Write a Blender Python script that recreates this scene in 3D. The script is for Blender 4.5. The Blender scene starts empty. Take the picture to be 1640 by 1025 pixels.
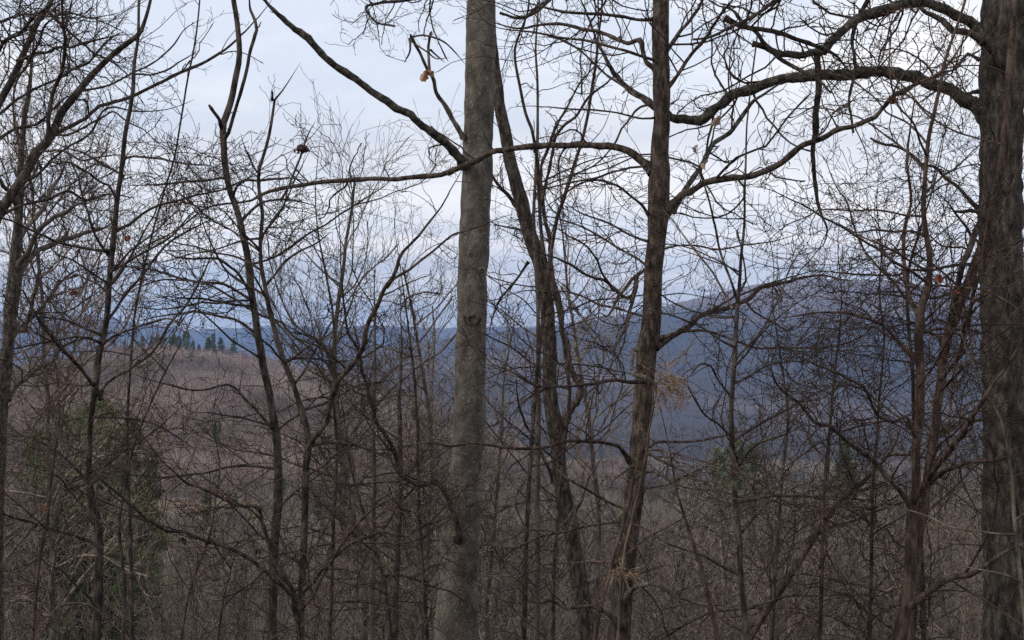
import bpy, math, random
import numpy as np
from mathutils import Vector, noise as mnoise
R = math.radians
scene = bpy.context.scene
C = scene.collection

# ------------------------------------------------------------------ camera
W0, H0, F, HOR = 1640.0, 1025.0, 1980.0, 540.0
CAMZ = 1.65
PITCH = math.atan((HOR - H0 / 2) / F)
cam_d = bpy.data.cameras.new('camera')
cam = bpy.data.objects.new('camera', cam_d); C.objects.link(cam)
cam.location = (0, 0, CAMZ); cam.rotation_euler = (R(90) + PITCH, 0, 0)
cam_d.sensor_width = 36.0; cam_d.lens = 36.0 * F / W0
cam_d.clip_start = 0.05; cam_d.clip_end = 60000
scene.camera = cam

def PX(px, py, Y):
    """a point at distance Y (world y) along the sight line of pixel (px, py)"""
    dx, dz = (px - W0 / 2) / F, (H0 / 2 - py) / F
    c, s = math.cos(PITCH), math.sin(PITCH)
    fy, fz = c - dz * s, s + dz * c
    return np.array([dx / fy * Y, Y, CAMZ + fz / fy * Y])

# ------------------------------------------------------------------ sky, sun, exposure
SUN_EL, SUN_AZ = R(42), R(-118)           # azimuth from +Y, clockwise positive: sun to the left and a little behind
world = bpy.data.worlds.new('World'); scene.world = world; world.use_nodes = True
nt = world.node_tree; N = nt.nodes; Lk = nt.links; N.clear()
def wn(t, **k):
    n = N.new(t)
    for a, b in k.items(): setattr(n, a, b)
    return n
out = wn('ShaderNodeOutputWorld'); bg = wn('ShaderNodeBackground'); bg.inputs[1].default_value = 0.1
sky = wn('ShaderNodeTexSky', sky_type='NISHITA'); sky.sun_disc = False
sky.sun_elevation = SUN_EL; sky.sun_rotation = SUN_AZ; sky.altitude = 700; sky.dust_density = 1.5
tc = wn('ShaderNodeTexCoord'); sep = wn('ShaderNodeSeparateXYZ'); Lk.new(tc.outputs['Generated'], sep.inputs[0])
def M(op, a, b=None, c=None):
    n = wn('ShaderNodeMath', operation=op)
    for i, v in enumerate((a, b, c)):
        if v is None: continue
        if isinstance(v, (int, float)): n.inputs[i].default_value = v
        else: Lk.new(v, n.inputs[i])
    return n.outputs[0]
zz = M('ADD', M('MAXIMUM', sep.outputs[2], 0.0), 0.15)
comb = wn('ShaderNodeCombineXYZ')
Lk.new(M('DIVIDE', sep.outputs[0], zz), comb.inputs[0]); Lk.new(M('DIVIDE', sep.outputs[1], zz), comb.inputs[1])
def wnoise(scale, detail, rough, dist=0.0, off=(0, 0, 0), sc=(1, 1, 1)):
    mp = wn('ShaderNodeMapping'); mp.inputs['Location'].default_value = off; mp.inputs['Scale'].default_value = sc
    Lk.new(comb.outputs[0], mp.inputs[0])
    n = wn('ShaderNodeTexNoise'); n.inputs['Scale'].default_value = scale; n.inputs['Detail'].default_value = detail
    n.inputs['Roughness'].default_value = rough; n.inputs['Distortion'].default_value = dist
    Lk.new(mp.outputs[0], n.inputs['Vector']); return n.outputs['Fac']
def ramp(src, stops):
    r = wn('ShaderNodeValToRGB'); e = r.color_ramp.elements
    while len(e) < len(stops): e.new(0.5)
    for el, (p, c) in zip(e, stops): el.position = p; el.color = (*c, 1)
    Lk.new(src, r.inputs[0]); return r.outputs[0]
def wmix(f, a, b, bt='MIX'):
    m = wn('ShaderNodeMix', data_type='RGBA', blend_type=bt)
    if isinstance(f, (int, float)): m.inputs[0].default_value = f
    else: Lk.new(f, m.inputs[0])
    Lk.new(a, m.inputs[6]); Lk.new(b, m.inputs[7]); return m.outputs[2]
cover = wnoise(0.9, 7, 0.55, 0.35, (3.1, 1.7, 0))
tone = wnoise(0.55, 4, 0.5, 0.2, (9.0, 4.0, 2.0), (0.6, 1.2, 1))
cloud = ramp(tone, [(0.38, (0.57, 0.60, 0.68)), (0.50, (0.76, 0.78, 0.815)), (0.62, (0.93, 0.92, 0.92))])
cl10 = wn('ShaderNodeVectorMath', operation='SCALE'); cl10.inputs['Scale'].default_value = 10.0
Lk.new(cloud, cl10.inputs[0])
blue = wn('ShaderNodeRGB'); blue.outputs[0].default_value = (6.0, 6.8, 8.2, 1)
clear = wmix(0.75, sky.outputs[0], blue.outputs[0])
cf = ramp(cover, [(0.40, (0.35,) * 3), (0.54, (1, 1, 1))])
skc = wmix(cf, clear, cl10.outputs[0])
# a warm thin band of cloud low over the ridges
warm = wn('ShaderNodeRGB'); warm.outputs[0].default_value = (9.8, 9.3, 9.3, 1)
band = M('MULTIPLY', ramp(sep.outputs[2], [(0.015, (0.3,) * 3), (0.085, (0.85,) * 3), (0.16, (0,) * 3)]),
         ramp(wnoise(1.6, 6, 0.55, 0.3, (1.3, 7.7, 0), (0.35, 1.6, 1)), [(0.46, (0,) * 3), (0.60, (1,) * 3)]))
skc = wmix(band, skc, warm.outputs[0])
Lk.new(skc, bg.inputs[0]); Lk.new(bg.outputs[0], out.inputs[0])

sun_d = bpy.data.lights.new('sun', 'SUN'); sun_d.energy = 1.5; sun_d.angle = R(14); sun_d.color = (1.0, 0.92, 0.80)
sun = bpy.data.objects.new('sun', sun_d); C.objects.link(sun)
sd = Vector((math.sin(SUN_AZ) * math.cos(SUN_EL), math.cos(SUN_AZ) * math.cos(SUN_EL), math.sin(SUN_EL)))
sun.rotation_euler = sd.to_track_quat('Z', 'Y').to_euler(); sun.location = (-30, -20, 40)
scene.view_settings.view_transform = 'Standard'; scene.view_settings.look = 'None'
scene.view_settings.exposure = 0.33; scene.view_settings.gamma = 1.0
scene.cycles.use_denoising = False; scene.cycles.max_bounces = 4; scene.cycles.diffuse_bounces = 3; scene.cycles.volume_bounces = 0
scene.cycles.use_adaptive_sampling = False

# ------------------------------------------------------------------ materials
def mat(name, stops, scale=6.0, stretch=(1, 1, 1), bump=0.3, bscale=30.0, bstretch=None, rough=0.9, detail=6,
        spots=None, var=0.0, fine=None, dist=0.01, coord='Object'):
    m = bpy.data.materials.new(name); m.use_nodes = True
    t = m.node_tree; n = t.nodes; l = t.links; b = n['Principled BSDF']
    b.inputs['Roughness'].default_value = rough
    if 'Specular IOR Level' in b.inputs: b.inputs['Specular IOR Level'].default_value = 0.2
    co = n.new('ShaderNodeTexCoord')
    def nz(sc, st, det=6, ro=0.6):
        mp = n.new('ShaderNodeMapping'); mp.inputs['Scale'].default_value = st
        l.new(co.outputs[coord], mp.inputs[0])
        x = n.new('ShaderNodeTexNoise'); x.inputs['Scale'].default_value = sc; x.inputs['Detail'].default_value = det
        x.inputs['Roughness'].default_value = ro; l.new(mp.outputs[0], x.inputs['Vector']); return x.outputs['Fac']
    r = n.new('ShaderNodeValToRGB'); e = r.color_ramp.elements
    while len(e) < len(stops): e.new(0.5)
    for el, (p, c) in zip(e, stops): el.position = p; el.color = (*c, 1)
    l.new(nz(scale, stretch, detail), r.inputs[0])
    col = r.outputs[0]
    if spots:
        thr, sc, colr = spots
        sp = n.new('ShaderNodeValToRGB'); sp.color_ramp.elements[0].position = thr; sp.color_ramp.elements[1].position = thr + 0.06
        l.new(nz(sc, (1, 1, 1), 5, 0.65), sp.inputs[0])
        mx = n.new('ShaderNodeMix'); mx.data_type = 'RGBA'; l.new(sp.outputs[0], mx.inputs[0])
        l.new(col, mx.inputs[6]); mx.inputs[7].default_value = (*colr, 1); col = mx.outputs[2]
    if var:
        oi = n.new('ShaderNodeObjectInfo'); hs = n.new('ShaderNodeHueSaturation'); ma = n.new('ShaderNodeMath')
        ma.operation = 'MULTIPLY_ADD'; ma.inputs[1].default_value = var * 2; ma.inputs[2].default_value = 1 - var
        l.new(oi.outputs['Random'], ma.inputs[0]); l.new(ma.outputs[0], hs.inputs['Value']); l.new(col, hs.inputs['Color']); col = hs.outputs[0]
    l.new(col, b.inputs['Base Color'])
    if bump:
        bp = n.new('ShaderNodeBump'); bp.inputs['Strength'].default_value = bump; bp.inputs['Distance'].default_value = dist
        l.new(nz(bscale, bstretch or stretch), bp.inputs['Height']); l.new(bp.outputs[0], b.inputs['Normal'])
    return m
MT = {
 'grey':   mat('smooth_grey_bark', [(0.36, (.065, .055, .045)), (0.5, (.105, .09, .074)), (0.64, (.155, .135, .113))], 9, (1, 1, .6), 1, 40, (1, 1, .5), spots=(.60, 26, (.25, .235, .2)), dist=.02, fine=(60, (1, 1, .7), .3, 1.5)),
 'brown':  mat('brown_bark', [(0.40, (.03, .021, .016)), (0.5, (.07, .05, .039)), (0.60, (.13, .10, .08))], 26, (1, 1, .42), 1, 50, (1, 1, .18), spots=(.66, 16, (.16, .15, .12)), dist=.03, fine=(46, (1, 1, .42), .15, 1.7)),
 'dark':   mat('dark_bark', [(0.40, (.02, .016, .013)), (0.5, (.052, .04, .033)), (0.60, (.10, .08, .065))], 24, (1, 1, .4), 1, 40, (1, 1, .15), spots=(.66, 12, (.11, .115, .085)), dist=.03, fine=(42, (1, 1, .42), .15, 1.7)),
 'furrow': mat('furrowed_bark', [(0.38, (.024, .019, .016)), (0.5, (.058, .048, .040)), (0.63, (.125, .108, .09))], 17, (1, 1, .38), 1, 26, (1, 1, .12), spots=(.64, 11, (.15, .16, .125)), dist=.05, fine=(30, (1, 1, .36), .08, 1.7)),
 'lichen': mat('lichened_limb_bark', [(0.40, (.024, .021, .017)), (0.5, (.065, .058, .047)), (0.60, (.12, .11, .085))], 18, (1, 1, 1), 1, 40, (1, 1, 1), spots=(.60, 22, (.17, .18, .135)), dist=.03, fine=(44, (1, 1, 1), .25, 1.6)),
 'red':    mat('reddish_bark', [(0.40, (.026, .016, .012)), (0.5, (.058, .037, .029)), (0.60, (.11, .075, .06))], 20, (1, 1, .3), .9, 50, (1, 1, .2), dist=.02, fine=(46, (1, 1, .5), .25, 1.6)),
 'pale':   mat('pale_grey_bark', [(0.40, (.05, .04, .032)), (0.5, (.10, .083, .065)), (0.60, (.17, .145, .115))], 14, (1, 1, .4), .8, 30, dist=.01),
 'twig':   mat('dark_twig', [(0.40, (.024, .016, .013)), (0.60, (.062, .043, .034))], 8, bump=0),
 'rtwig':  mat('red_brown_twig', [(0.40, (.035, .021, .016)), (0.60, (.11, .068, .052))], 8, bump=0),
 'ptwig':  mat('pale_twig', [(0.40, (.12, .10, .075)), (0.60, (.27, .22, .165))], 8, bump=0),
 'mid':    mat('weathered_trunk', [(0.40, (.045, .037, .03)), (0.60, (.12, .10, .083))], 8, (1, 1, .4), .6, 20, var=.15, fine=(30, (1, 1, .5), .4, 1.4)),
 'midtwig': mat('grey_brown_twig', [(0.40, (.075, .058, .046)), (0.60, (.21, .165, .132))], 3, bump=0, var=.3),
 'brush':  mat('brush_twig', [(0.40, (.05, .035, .026)), (0.60, (.175, .125, .09))], 4, bump=0, var=.3),
 'leaf':   mat('dead_leaf_brown', [(0.40, (.26, .13, .07)), (0.60, (.42, .25, .15))], 30, bump=.3),
 'plume': mat('dry_plume_brown', [(0.4, (.15, .10, .065)), (0.6, (.29, .20, .13))], 30, bump=0),
 'tanleaf': mat('dead_leaf_tan', [(0.40, (.26, .19, .13)), (0.60, (.40, .31, .23))], 30, bump=.3),
 'darkleaf': mat('dead_leaf_dark', [(0.40, (.03, .02, .016)), (0.60, (.08, .05, .04))], 30, bump=.3),
 'redleaf': mat('dead_leaf_red', [(0.40, (.12, .035, .025)), (0.60, (.24, .08, .05))], 30, bump=.3),
 'pine':   mat('pine_needles', [(0.40, (.05, .07, .028)), (0.60, (.15, .18, .065))], 0.8, bump=0, var=.25),
}

# ------------------------------------------------------------------ terrain height
def vnoise(x, y, seed=0):
    x = np.asarray(x, float); y = np.asarray(y, float)
    xi = np.floor(x).astype(np.int64); yi = np.floor(y).astype(np.int64); fx = x - xi; fy = y - yi
    def h(a, b):
        n = (a * 374761393 + b * 668265263 + seed * 1442695041) & 0x7fffffff
        n = ((n ^ (n >> 13)) * 1274126177) & 0x7fffffff
        return ((n ^ (n >> 16)) & 0xffff) / 65535.0
    u = fx * fx * (3 - 2 * fx); v = fy * fy * (3 - 2 * fy)
    return (h(xi, yi) * (1 - u) + h(xi + 1, yi) * u) * (1 - v) + (h(xi, yi + 1) * (1 - u) + h(xi + 1, yi + 1) * u) * v - .5
def fbm(x, y, seed=0, o=4, g=.5):
    s = 0; a = 1
    for i in range(o): s = s + a * vnoise(x * 2 ** i, y * 2 ** i, seed + i); a *= g
    return s
PRO_Y = [-400, -30, -4, 3, 8, 15, 30, 60, 150, 300, 430, 600, 900, 2000, 60000]
PRO_Z = [10, 1, 0, -.3, -2.1, -5.2, -11.5, -20, -37, -54, -62, -78, -105, -120, -120]
# silhouette rows: pixel x -> pixel y of each ridge
HILL = ([-500, 0, 100, 190, 260, 330, 390, 450, 520, 600, 680, 760, 850, 950, 1060, 2300],
        [590, 578, 566, 548, 541, 550, 562, 582, 600, 622, 650, 672, 715, 770, 850, 900])
MOUNT = ([-900, 300, 560, 740, 800, 900, 1000, 1100, 1200, 1290, 1400, 1520, 1640, 2600],
         [900, 640, 570, 540, 532, 521, 506, 482, 458, 446, 449, 463, 480, 640])
RIDGE = ([-1200, -300, 0, 60, 140, 220, 300, 380, 450, 520, 600, 700, 800, 900, 1200, 2600],
         [505, 512, 514, 508, 506, 518, 530, 527, 521, 526, 522, 527, 524, 530, 540, 540])
def ridge_z(x, y, tab, D):
    px = 820 + x / np.maximum(y, 1) * F
    return CAMZ + (HOR - np.interp(px, *tab)) / F * D
def ground(x, y):
    x = np.asarray(x, float); y = np.asarray(y, float)
    z = np.interp(y, PRO_Y, PRO_Z)
    amp = np.clip((y - 5) / 120, 0.02, 1)
    z = z + fbm(x / 60, y / 60, 3) * 7 * amp
    px = 820 + x / np.maximum(y, 1) * F
    # the hill to the left, its crest about a kilometre off
    hz = ridge_z(x, y, HILL, 1000.) - 12
    t = np.clip((y - 430) / (1000. - 430), 0, 1); t = t * t * (3 - 2 * t)
    back = np.clip((y - 1000.) / 900., 0, 1)
    hill = (-62) * (1 - t) + hz * t - back * 110 + fbm(x / 130, y / 130, 9) * 14 * t * (1 - back)
    z = np.where(y > 430, np.maximum(z, hill), z)
    return z

# ------------------------------------------------------------------ mesh helpers
def mk(name, V, Q, m, parent=None, smooth=True, tris=None, loc=None):
    """V (n,3) world coordinates, Q (k,4) quads; stored relative to the parent's location"""
    V = np.asarray(V, dtype=np.float32)
    if parent is not None: V = V - np.array(parent_loc(parent), dtype=np.float32)
    me = bpy.data.meshes.new(name)
    nq = 0 if Q is None else len(Q); nt_ = 0 if tris is None else len(tris)
    me.vertices.add(len(V)); me.vertices.foreach_set('co', V.ravel())
    idx = np.concatenate([a for a in ((np.asarray(Q).ravel() if nq else None), (np.asarray(tris).ravel() if nt_ else None)) if a is not None]).astype(np.int32)
    st = np.concatenate([np.arange(nq) * 4, nq * 4 + np.arange(nt_) * 3]).astype(np.int32)
    me.loops.add(len(idx)); me.loops.foreach_set('vertex_index', idx)
    me.polygons.add(nq + nt_); me.polygons.foreach_set('loop_start', st)
    me.update(calc_edges=True)
    if smooth: me.polygons.foreach_set('use_smooth', np.ones(nq + nt_, dtype=bool))
    if m is not None: me.materials.append(m)
    o = bpy.data.objects.new(name, me); C.objects.link(o)
    if parent is not None: o.parent = parent
    return o
def parent_loc(p):
    v = Vector((0, 0, 0))
    while p is not None: v += p.location; p = p.parent
    return v
def thing(name, label, cat, loc, group=None):
    o = bpy.data.objects.new(name, None); C.objects.link(o); o.empty_display_size = .2
    o.location = loc; o['label'] = label; o['category'] = cat
    if group: o['group'] = group
    return o
def unit(v): return v / np.maximum(np.linalg.norm(v, axis=-1, keepdims=True), 1e-9)
def tubes(P, Rr, sides, rng=None, rough=0.0):
    """P (K,n,3), Rr (K,n) -> verts, quads"""
    K, n, _ = P.shape
    T = np.empty_like(P); T[:, 1:-1] = P[:, 2:] - P[:, :-2]; T[:, 0] = P[:, 1] - P[:, 0]; T[:, -1] = P[:, -1] - P[:, -2]
    T = unit(T); mean = unit(P[:, -1] - P[:, 0] + 1e-6)
    ref = np.zeros((K, 3)); ref[:, 1] = 1
    bad = np.abs(mean[:, 1]) > .75; ref[bad] = (0.3, 0, 1)
    ref = ref[:, None, :] - 0 * T
    U = unit(np.cross(T, ref)); Vv = np.cross(T, U)
    a = np.arange(sides) * 2 * np.pi / sides
    rr = Rr[:, :, None] * np.ones(sides)
    if rough and rng is not None: rr = rr * (1 + rough * rng.uniform(-1, 1, rr.shape))
    V = P[:, :, None, :] + rr[..., None] * (np.cos(a)[None, None, :, None] * U[:, :, None, :] + np.sin(a)[None, None, :, None] * Vv[:, :, None, :])
    i = np.arange(n - 1)[:, None] * sides; j = np.arange(sides)[None, :]; j2 = (j + 1) % sides
    q = np.stack([i + j, i + j2, i + sides + j2, i + sides + j], -1).reshape(-1, 4)
    Q = (q[None] + (np.arange(K) * n * sides)[:, None, None]).reshape(-1, 4)
    return V.reshape(-1, 3), Q
def join(parts):
    Vs, Qs, o = [], [], 0
    for v, q in parts:
        Vs.append(v); Qs.append(q + o); o += len(v)
    return np.concatenate(Vs), np.concatenate(Qs)
NP = 10
def sprout(P, Rr, rng, dens, lmin, lmax, ang=(35, 70), tmin=.12, up=.10, curl=.75, jit=.24, rmin=.0022, rf=.55, flat=.75, lenpow=1.5, tipf=.6, bud=1.9, cap=None, n=NP):
    """side shoots along every parent curve"""
    K, m, _ = P.shape
    seg = np.linalg.norm(np.diff(P, axis=1), axis=2); L = seg.sum(1)
    cnt = rng.poisson(L * dens); par = np.repeat(np.arange(K), cnt)
    if cap and len(par) > cap: par = rng.choice(par, cap, replace=False)
    k = len(par)
    if k == 0: return None
    t = tmin + (0.98 - tmin) * rng.random(k); s = t * (m - 1); i = np.minimum(s.astype(int), m - 2); f = (s - i)[:, None]
    A = P[par, i]; B = P[par, i + 1]; pos = A * (1 - f) + B * f; T = unit(B - A)
    r0 = Rr[par, i] * (1 - f[:, 0]) + Rr[par, i + 1] * f[:, 0]
    nrm = rng.normal(size=(k, 3)); nrm[:, 1] *= flat; nrm = unit(nrm - (nrm * T).sum(1, keepdims=True) * T)
    a = np.radians(rng.uniform(*ang, k))[:, None]
    d = unit(np.cos(a) * T + np.sin(a) * nrm)
    ln = (lmin + (lmax - lmin) * rng.random(k) ** lenpow) * (1 - tipf * t)
    cv = rng.normal(size=(k, 3)) * curl / n * 3
    out_ = np.empty((k, n, 3)); out_[:, 0] = pos
    w = np.ones(n - 1); w[-1] = .35
    w /= w.sum()
    for q in range(1, n):
        d = unit(d + cv / 3 + rng.normal(size=(k, 3)) * jit + np.array([0, 0, up / n * 3]))
        out_[:, q] = out_[:, q - 1] + d * (ln * w[q - 1])[:, None]
    rb = np.maximum(np.minimum(r0 * rf * rng.uniform(.7, 1.1, k), .006 + ln * .007), rmin)
    prof = np.linspace(1, .45, n); rad = np.maximum(rb[:, None] * prof, rmin * .75)
    rad[:, -2] = np.maximum(rad[:, -2], rmin * .75) * bud ** .6; rad[:, -1] = rmin * .25
    return out_, rad
def cat_(lst): return np.concatenate([a for a, _ in lst]), np.concatenate([b for _, b in lst])
def twiggy(P, Rr, rng, levels):
    cur = (P, Rr); got = []
    for lv in levels:
        nx = sprout(cur[0], cur[1], rng, **lv)
        if nx is None: break
        got.append(nx); cur = nx
    return cat_(got) if got else None

# ------------------------------------------------------------------ traced limbs
def spline(pts, step):
    p = np.array(pts, float); out_ = []
    q = np.vstack([2 * p[0] - p[1], p, 2 * p[-1] - p[-2]])
    for i in range(1, len(q) - 2):
        a, b, c, d = q[i - 1], q[i], q[i + 1], q[i + 2]
        n = max(2, int(np.linalg.norm((c - b)[:3]) / step))
        for t in np.arange(n) / n:
            out_.append(.5 * ((2 * b) + (c - a) * t + (2 * a - 5 * b + 4 * c - d) * t * t + (3 * b - a - 3 * c + d) * t ** 3))
    out_.append(q[-2]); return np.array(out_)
def parse(s): return [tuple(float(v) for v in p.split(',')) for p in s.split()]
def trace(s, D0, D1, rng, wob=1.0, ddw=.12, step=.07):
    pts = parse(s); L = len(pts); out_ = []; w = 5.0
    ph = rng.uniform(0, 6, 2)
    for i, p in enumerate(pts):
        u = i / max(1, L - 1); Y = D0 + (D1 - D0) * u + ddw * (math.sin(u * 5 + ph[0]) - math.sin(ph[0])) * min(1, u * 3)
        if len(p) > 2: w = p[2]
        q = PX(p[0], p[1], Y); out_.append((*q, w / 2 / F * Y))
    A = spline(out_, step); P = A[:, :3]; Rr = np.maximum(A[:, 3], .0018)
    n = len(P)
    if wob and n > 4:
        k = rng.normal(size=(n, 3)); k = (k + np.roll(k, 1, 0) + np.roll(k, -1, 0)) / 3
        amp = np.minimum(Rr * .35, .010)[:, None] * wob; k[0] = 0
        P = P + k * amp
        if ddw:
            m_ = max(3, int(n * step / .16)); kk = rng.normal(size=(m_, 3)); kk[0] = 0; uu = np.linspace(0, 1, n)
            P = P + np.stack([np.interp(uu, np.linspace(0, 1, m_), kk[:, i]) for i in range(3)], 1) * np.minimum(Rr * .55 + .002, .012)[:, None]
        Rr = Rr * (1 + .07 * wob * rng.normal(size=n))
    return P, Rr
def resample(P, Rr, n=40):
    s = np.concatenate([[0], np.cumsum(np.linalg.norm(np.diff(P, axis=0), axis=1))]); t = np.linspace(0, s[-1], n)
    return np.stack([np.interp(t, s, P[:, i]) for i in range(3)], 1)[None], np.interp(t, s, Rr)[None]

STD = [dict(dens=8, lmin=.2, lmax=1.5, lenpow=1.8, curl=1.), dict(dens=7.5, lmin=.08, lmax=.6, tmin=.1), dict(dens=7, lmin=.05, lmax=.22)]
SPARSE = [dict(dens=4.4, lmin=.15, lmax=1.1, lenpow=1.8), dict(dens=6, lmin=.08, lmax=.38), dict(dens=4, lmin=.05, lmax=.15)]
DENSE = [dict(dens=11., lmin=.25, lmax=1.7, lenpow=1.7, curl=1.1), dict(dens=9, lmin=.1, lmax=.55), dict(dens=6, lmin=.05, lmax=.22)]
LONG = [dict(dens=6, lmin=.3, lmax=2.0, curl=.9), dict(dens=6, lmin=.12, lmax=.65), dict(dens=6, lmin=.05, lmax=.25)]
FEW = [dict(dens=1.2, lmin=.1, lmax=.5), dict(dens=4, lmin=.05, lmax=.2)]
NONE = None

def trunk_tube(P, Rr, sides, rng, kind):
    """a trunk as one dense tube with real relief: ridges, swellings and knots"""
    s = np.concatenate([[0], np.cumsum(np.linalg.norm(np.diff(P, axis=0), axis=1))])
    n = int(max(12, min(420, s[-1] / (.028 if sides > 20 else .07)))); t = np.linspace(0, s[-1], n)
    Q = np.stack([np.interp(t, s, P[:, i]) for i in range(3)], 1); rr = np.interp(t, s, Rr)
    for _ in range(3): rr[1:-1] = (rr[:-2] + rr[1:-1] * 2 + rr[2:]) / 4
    V, F4 = tubes(Q[None], rr[None], sides)
    V = V.reshape(n, sides, 3); a = np.arange(sides) / sides
    A, TT = np.meshgrid(a, t)
    sx = np.cos(A * 2 * np.pi); sy = np.sin(A * 2 * np.pi)
    circ = 2 * np.pi * rr.mean()
    sd_ = int(rng.integers(1000))
    if kind == 'furrow':
        d = np.abs(vnoise(A * sides / 2.2, TT * 7, sd_)) * 2 - .5
        d = d * .20 + vnoise(A * sides / 1.6, TT * 9, sd_ + 7) * .10 + vnoise(sx * 2 + 5, TT * 1.5 + sy, sd_ + 3) * .14
    elif kind == 'smooth':
        d = vnoise(sx * 1.5 + sy * .7 + 4, TT * 2.5 + sy, sd_) * .10 + vnoise(A * sides / 2.5, TT * 14, sd_ + 2) * .04 + vnoise(sx + 3, TT * 9 + sy * 2, sd_ + 9) * .03
    else:
        d = vnoise(A * sides / 2.2, TT * 7, sd_) * .17 + vnoise(sx * 1.5 + 5, TT * 2.5 + sy * 1.5, sd_ + 3) * .15
    d[:, -1] = d[:, -1]
    C_ = Q[:, None, :]; V = C_ + (V - C_) * (1 + d)[..., None]
    return V.reshape(-1, 3), F4

all_limbs = []
def traced_tree(name, label, cat, D, trunk, limbs, bark='dark', twigm='twig', tw=STD, lean=0., seed=1, sides=20,
                kind='rough', top=4.0, base=True, crown=True, trunk_tw=None, group=None, lw=1.0, D1=None, tapd=1.3, arcs=None):
    rng = np.random.default_rng(seed)
    P, Rr = trace(trunk, D if D1 is None else D1, D, rng, wob=.5, ddw=0)      # listed from the top down
    P = P[::-1]; Rr = Rr[::-1]                                                # base first
    d0 = unit(P[0] - P[min(6, len(P) - 1)])
    gz = float(ground(P[0][0], P[0][1])) - .15
    if base and P[0][2] > gz + .1:
        n = int(max(3, (P[0][2] - gz) / .25)); f = np.linspace(1, 0, n, endpoint=False)[:, None]
        dx = d0[:2] / max(.4, abs(d0[2])) * (P[0][2] - gz) * .35
        ext = P[0] + np.hstack([dx[None] * f, -(P[0][2] - gz) * f])
        r0 = Rr[:4].mean(); er = r0 * (1 + .55 * f[:, 0] ** 3)
        P = np.vstack([ext, P]); Rr = np.concatenate([er, Rr])
    vis = len(P)
    if top:
        d1 = unit(P[-1] - P[-8]); n = max(4, int(top / .25)); r1 = Rr[-4:].mean(); pts = []; p = P[-1]; d = d1
        for i in range(n):
            d = unit(d + rng.normal(size=3) * .05 + np.array([0, 0, .06])); p = p + d * .25; pts.append(p)
        P = np.vstack([P, pts]); Rr = np.concatenate([Rr, r1 * np.linspace(1, .12, n)])
    if not top:
        dt = np.linalg.norm(P - P[-1], axis=1); Rr = Rr * np.interp(dt, [0, tapd], [.12, 1])
    root = thing(name, label, cat, tuple(float(v) for v in P[0]), group)
    V, Q = trunk_tube(P, Rr, sides, rng, kind)
    tr = mk('trunk', V, Q, MT[bark], root)
    if trunk_tw is not None:
        tp, trr = resample(P[:vis], Rr[:vis], 60)
        g = twiggy(tp, np.minimum(trr, .012), rng, trunk_tw)
        if g: mk('twig_sprays', *tubes(*g, 3), MT[twigm], tr)
    limbs = list(limbs)
    if arcs:
        tp = np.array([p[:2] for p in parse(trunk)]); tp = tp[np.argsort(tp[:, 1])]; ra = np.random.default_rng(seed + 500)
        for _ in range(arcs[0]):
            y = ra.uniform(arcs[1], arcs[2]); x = float(np.interp(y, tp[:, 1], tp[:, 0])); sg = ra.choice([-1, 1]); a = R(ra.uniform(-5, 55)); w_ = min(ra.uniform(3.2, 5.6) * 8 / D, .55 * float(np.interp(y, tp[:, 1], np.array([p[2] for p in sorted(parse(trunk), key=lambda p: p[1])]))))
            cvv = ra.normal() * .05 - .035; pt = []; L_ = ra.integers(5, 13)
            for i in range(L_):
                pt.append('%.0f,%.0f,%.1f' % (x, y, w_ * (1 - .6 * i / L_))); x += sg * math.cos(a) * 28; y -= math.sin(a) * 28; a += cvv + ra.normal() * .13
            limbs.append((' '.join(pt), 0, ra.uniform(-1.1, 1.1)))
    for lb in limbs:
        s, dd0, dd1 = lb[0], lb[1], lb[2]
        opt = lb[3] if len(lb) > 3 else {}
        lp, lr = trace(s, D + dd0, D + dd1, rng, step=.05)
        lr = lr * lw
        if not opt.get('blunt'):
            lr = lr * np.interp(np.linspace(0, 1, len(lr)), [0, .7, 1], [1, 1, .35]); lr[-1] = .001
        dl = np.linalg.norm(lp - lp[0], axis=1); lr = lr * (1 + .4 * np.exp(-dl / max(.03, lr[0] * 2.2)))
        sd_ = 10 if lr[0] > .02 else (7 if lr[0] > .008 else 5)
        V, Q = tubes(lp[None], lr[None], sd_, rng, .07 if lr[0] > .012 else .0)
        lo = mk('limb', V, Q, MT[opt.get('bark', bark)], root)
        if opt.get('nv'): lo.name = opt['nv']
        lv = opt.get('tw', tw)
        if lv:
            a, b = resample(lp, lr)
            g = twiggy(a, b, rng, lv)
            if g: mk('twig_sprays', *tubes(*g, 3), MT[opt.get('tm', twigm)], lo)
    if top and crown:
        a, b = resample(P[vis - 1:], Rr[vis - 1:], 20)
        l1 = sprout(a, b, rng, dens=2.5, lmin=.8, lmax=2.2, up=.4, n=10)
        if l1:
            g = twiggy(*l1, rng, [dict(dens=3, lmin=.2, lmax=1.0), dict(dens=3, lmin=.1, lmax=.4)])
            V, Q = join([tubes(*l1, 5), tubes(*g, 3)]) if g else tubes(*l1, 5)
            mk('crown', V, Q, MT[twigm], root)
    return root

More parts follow.
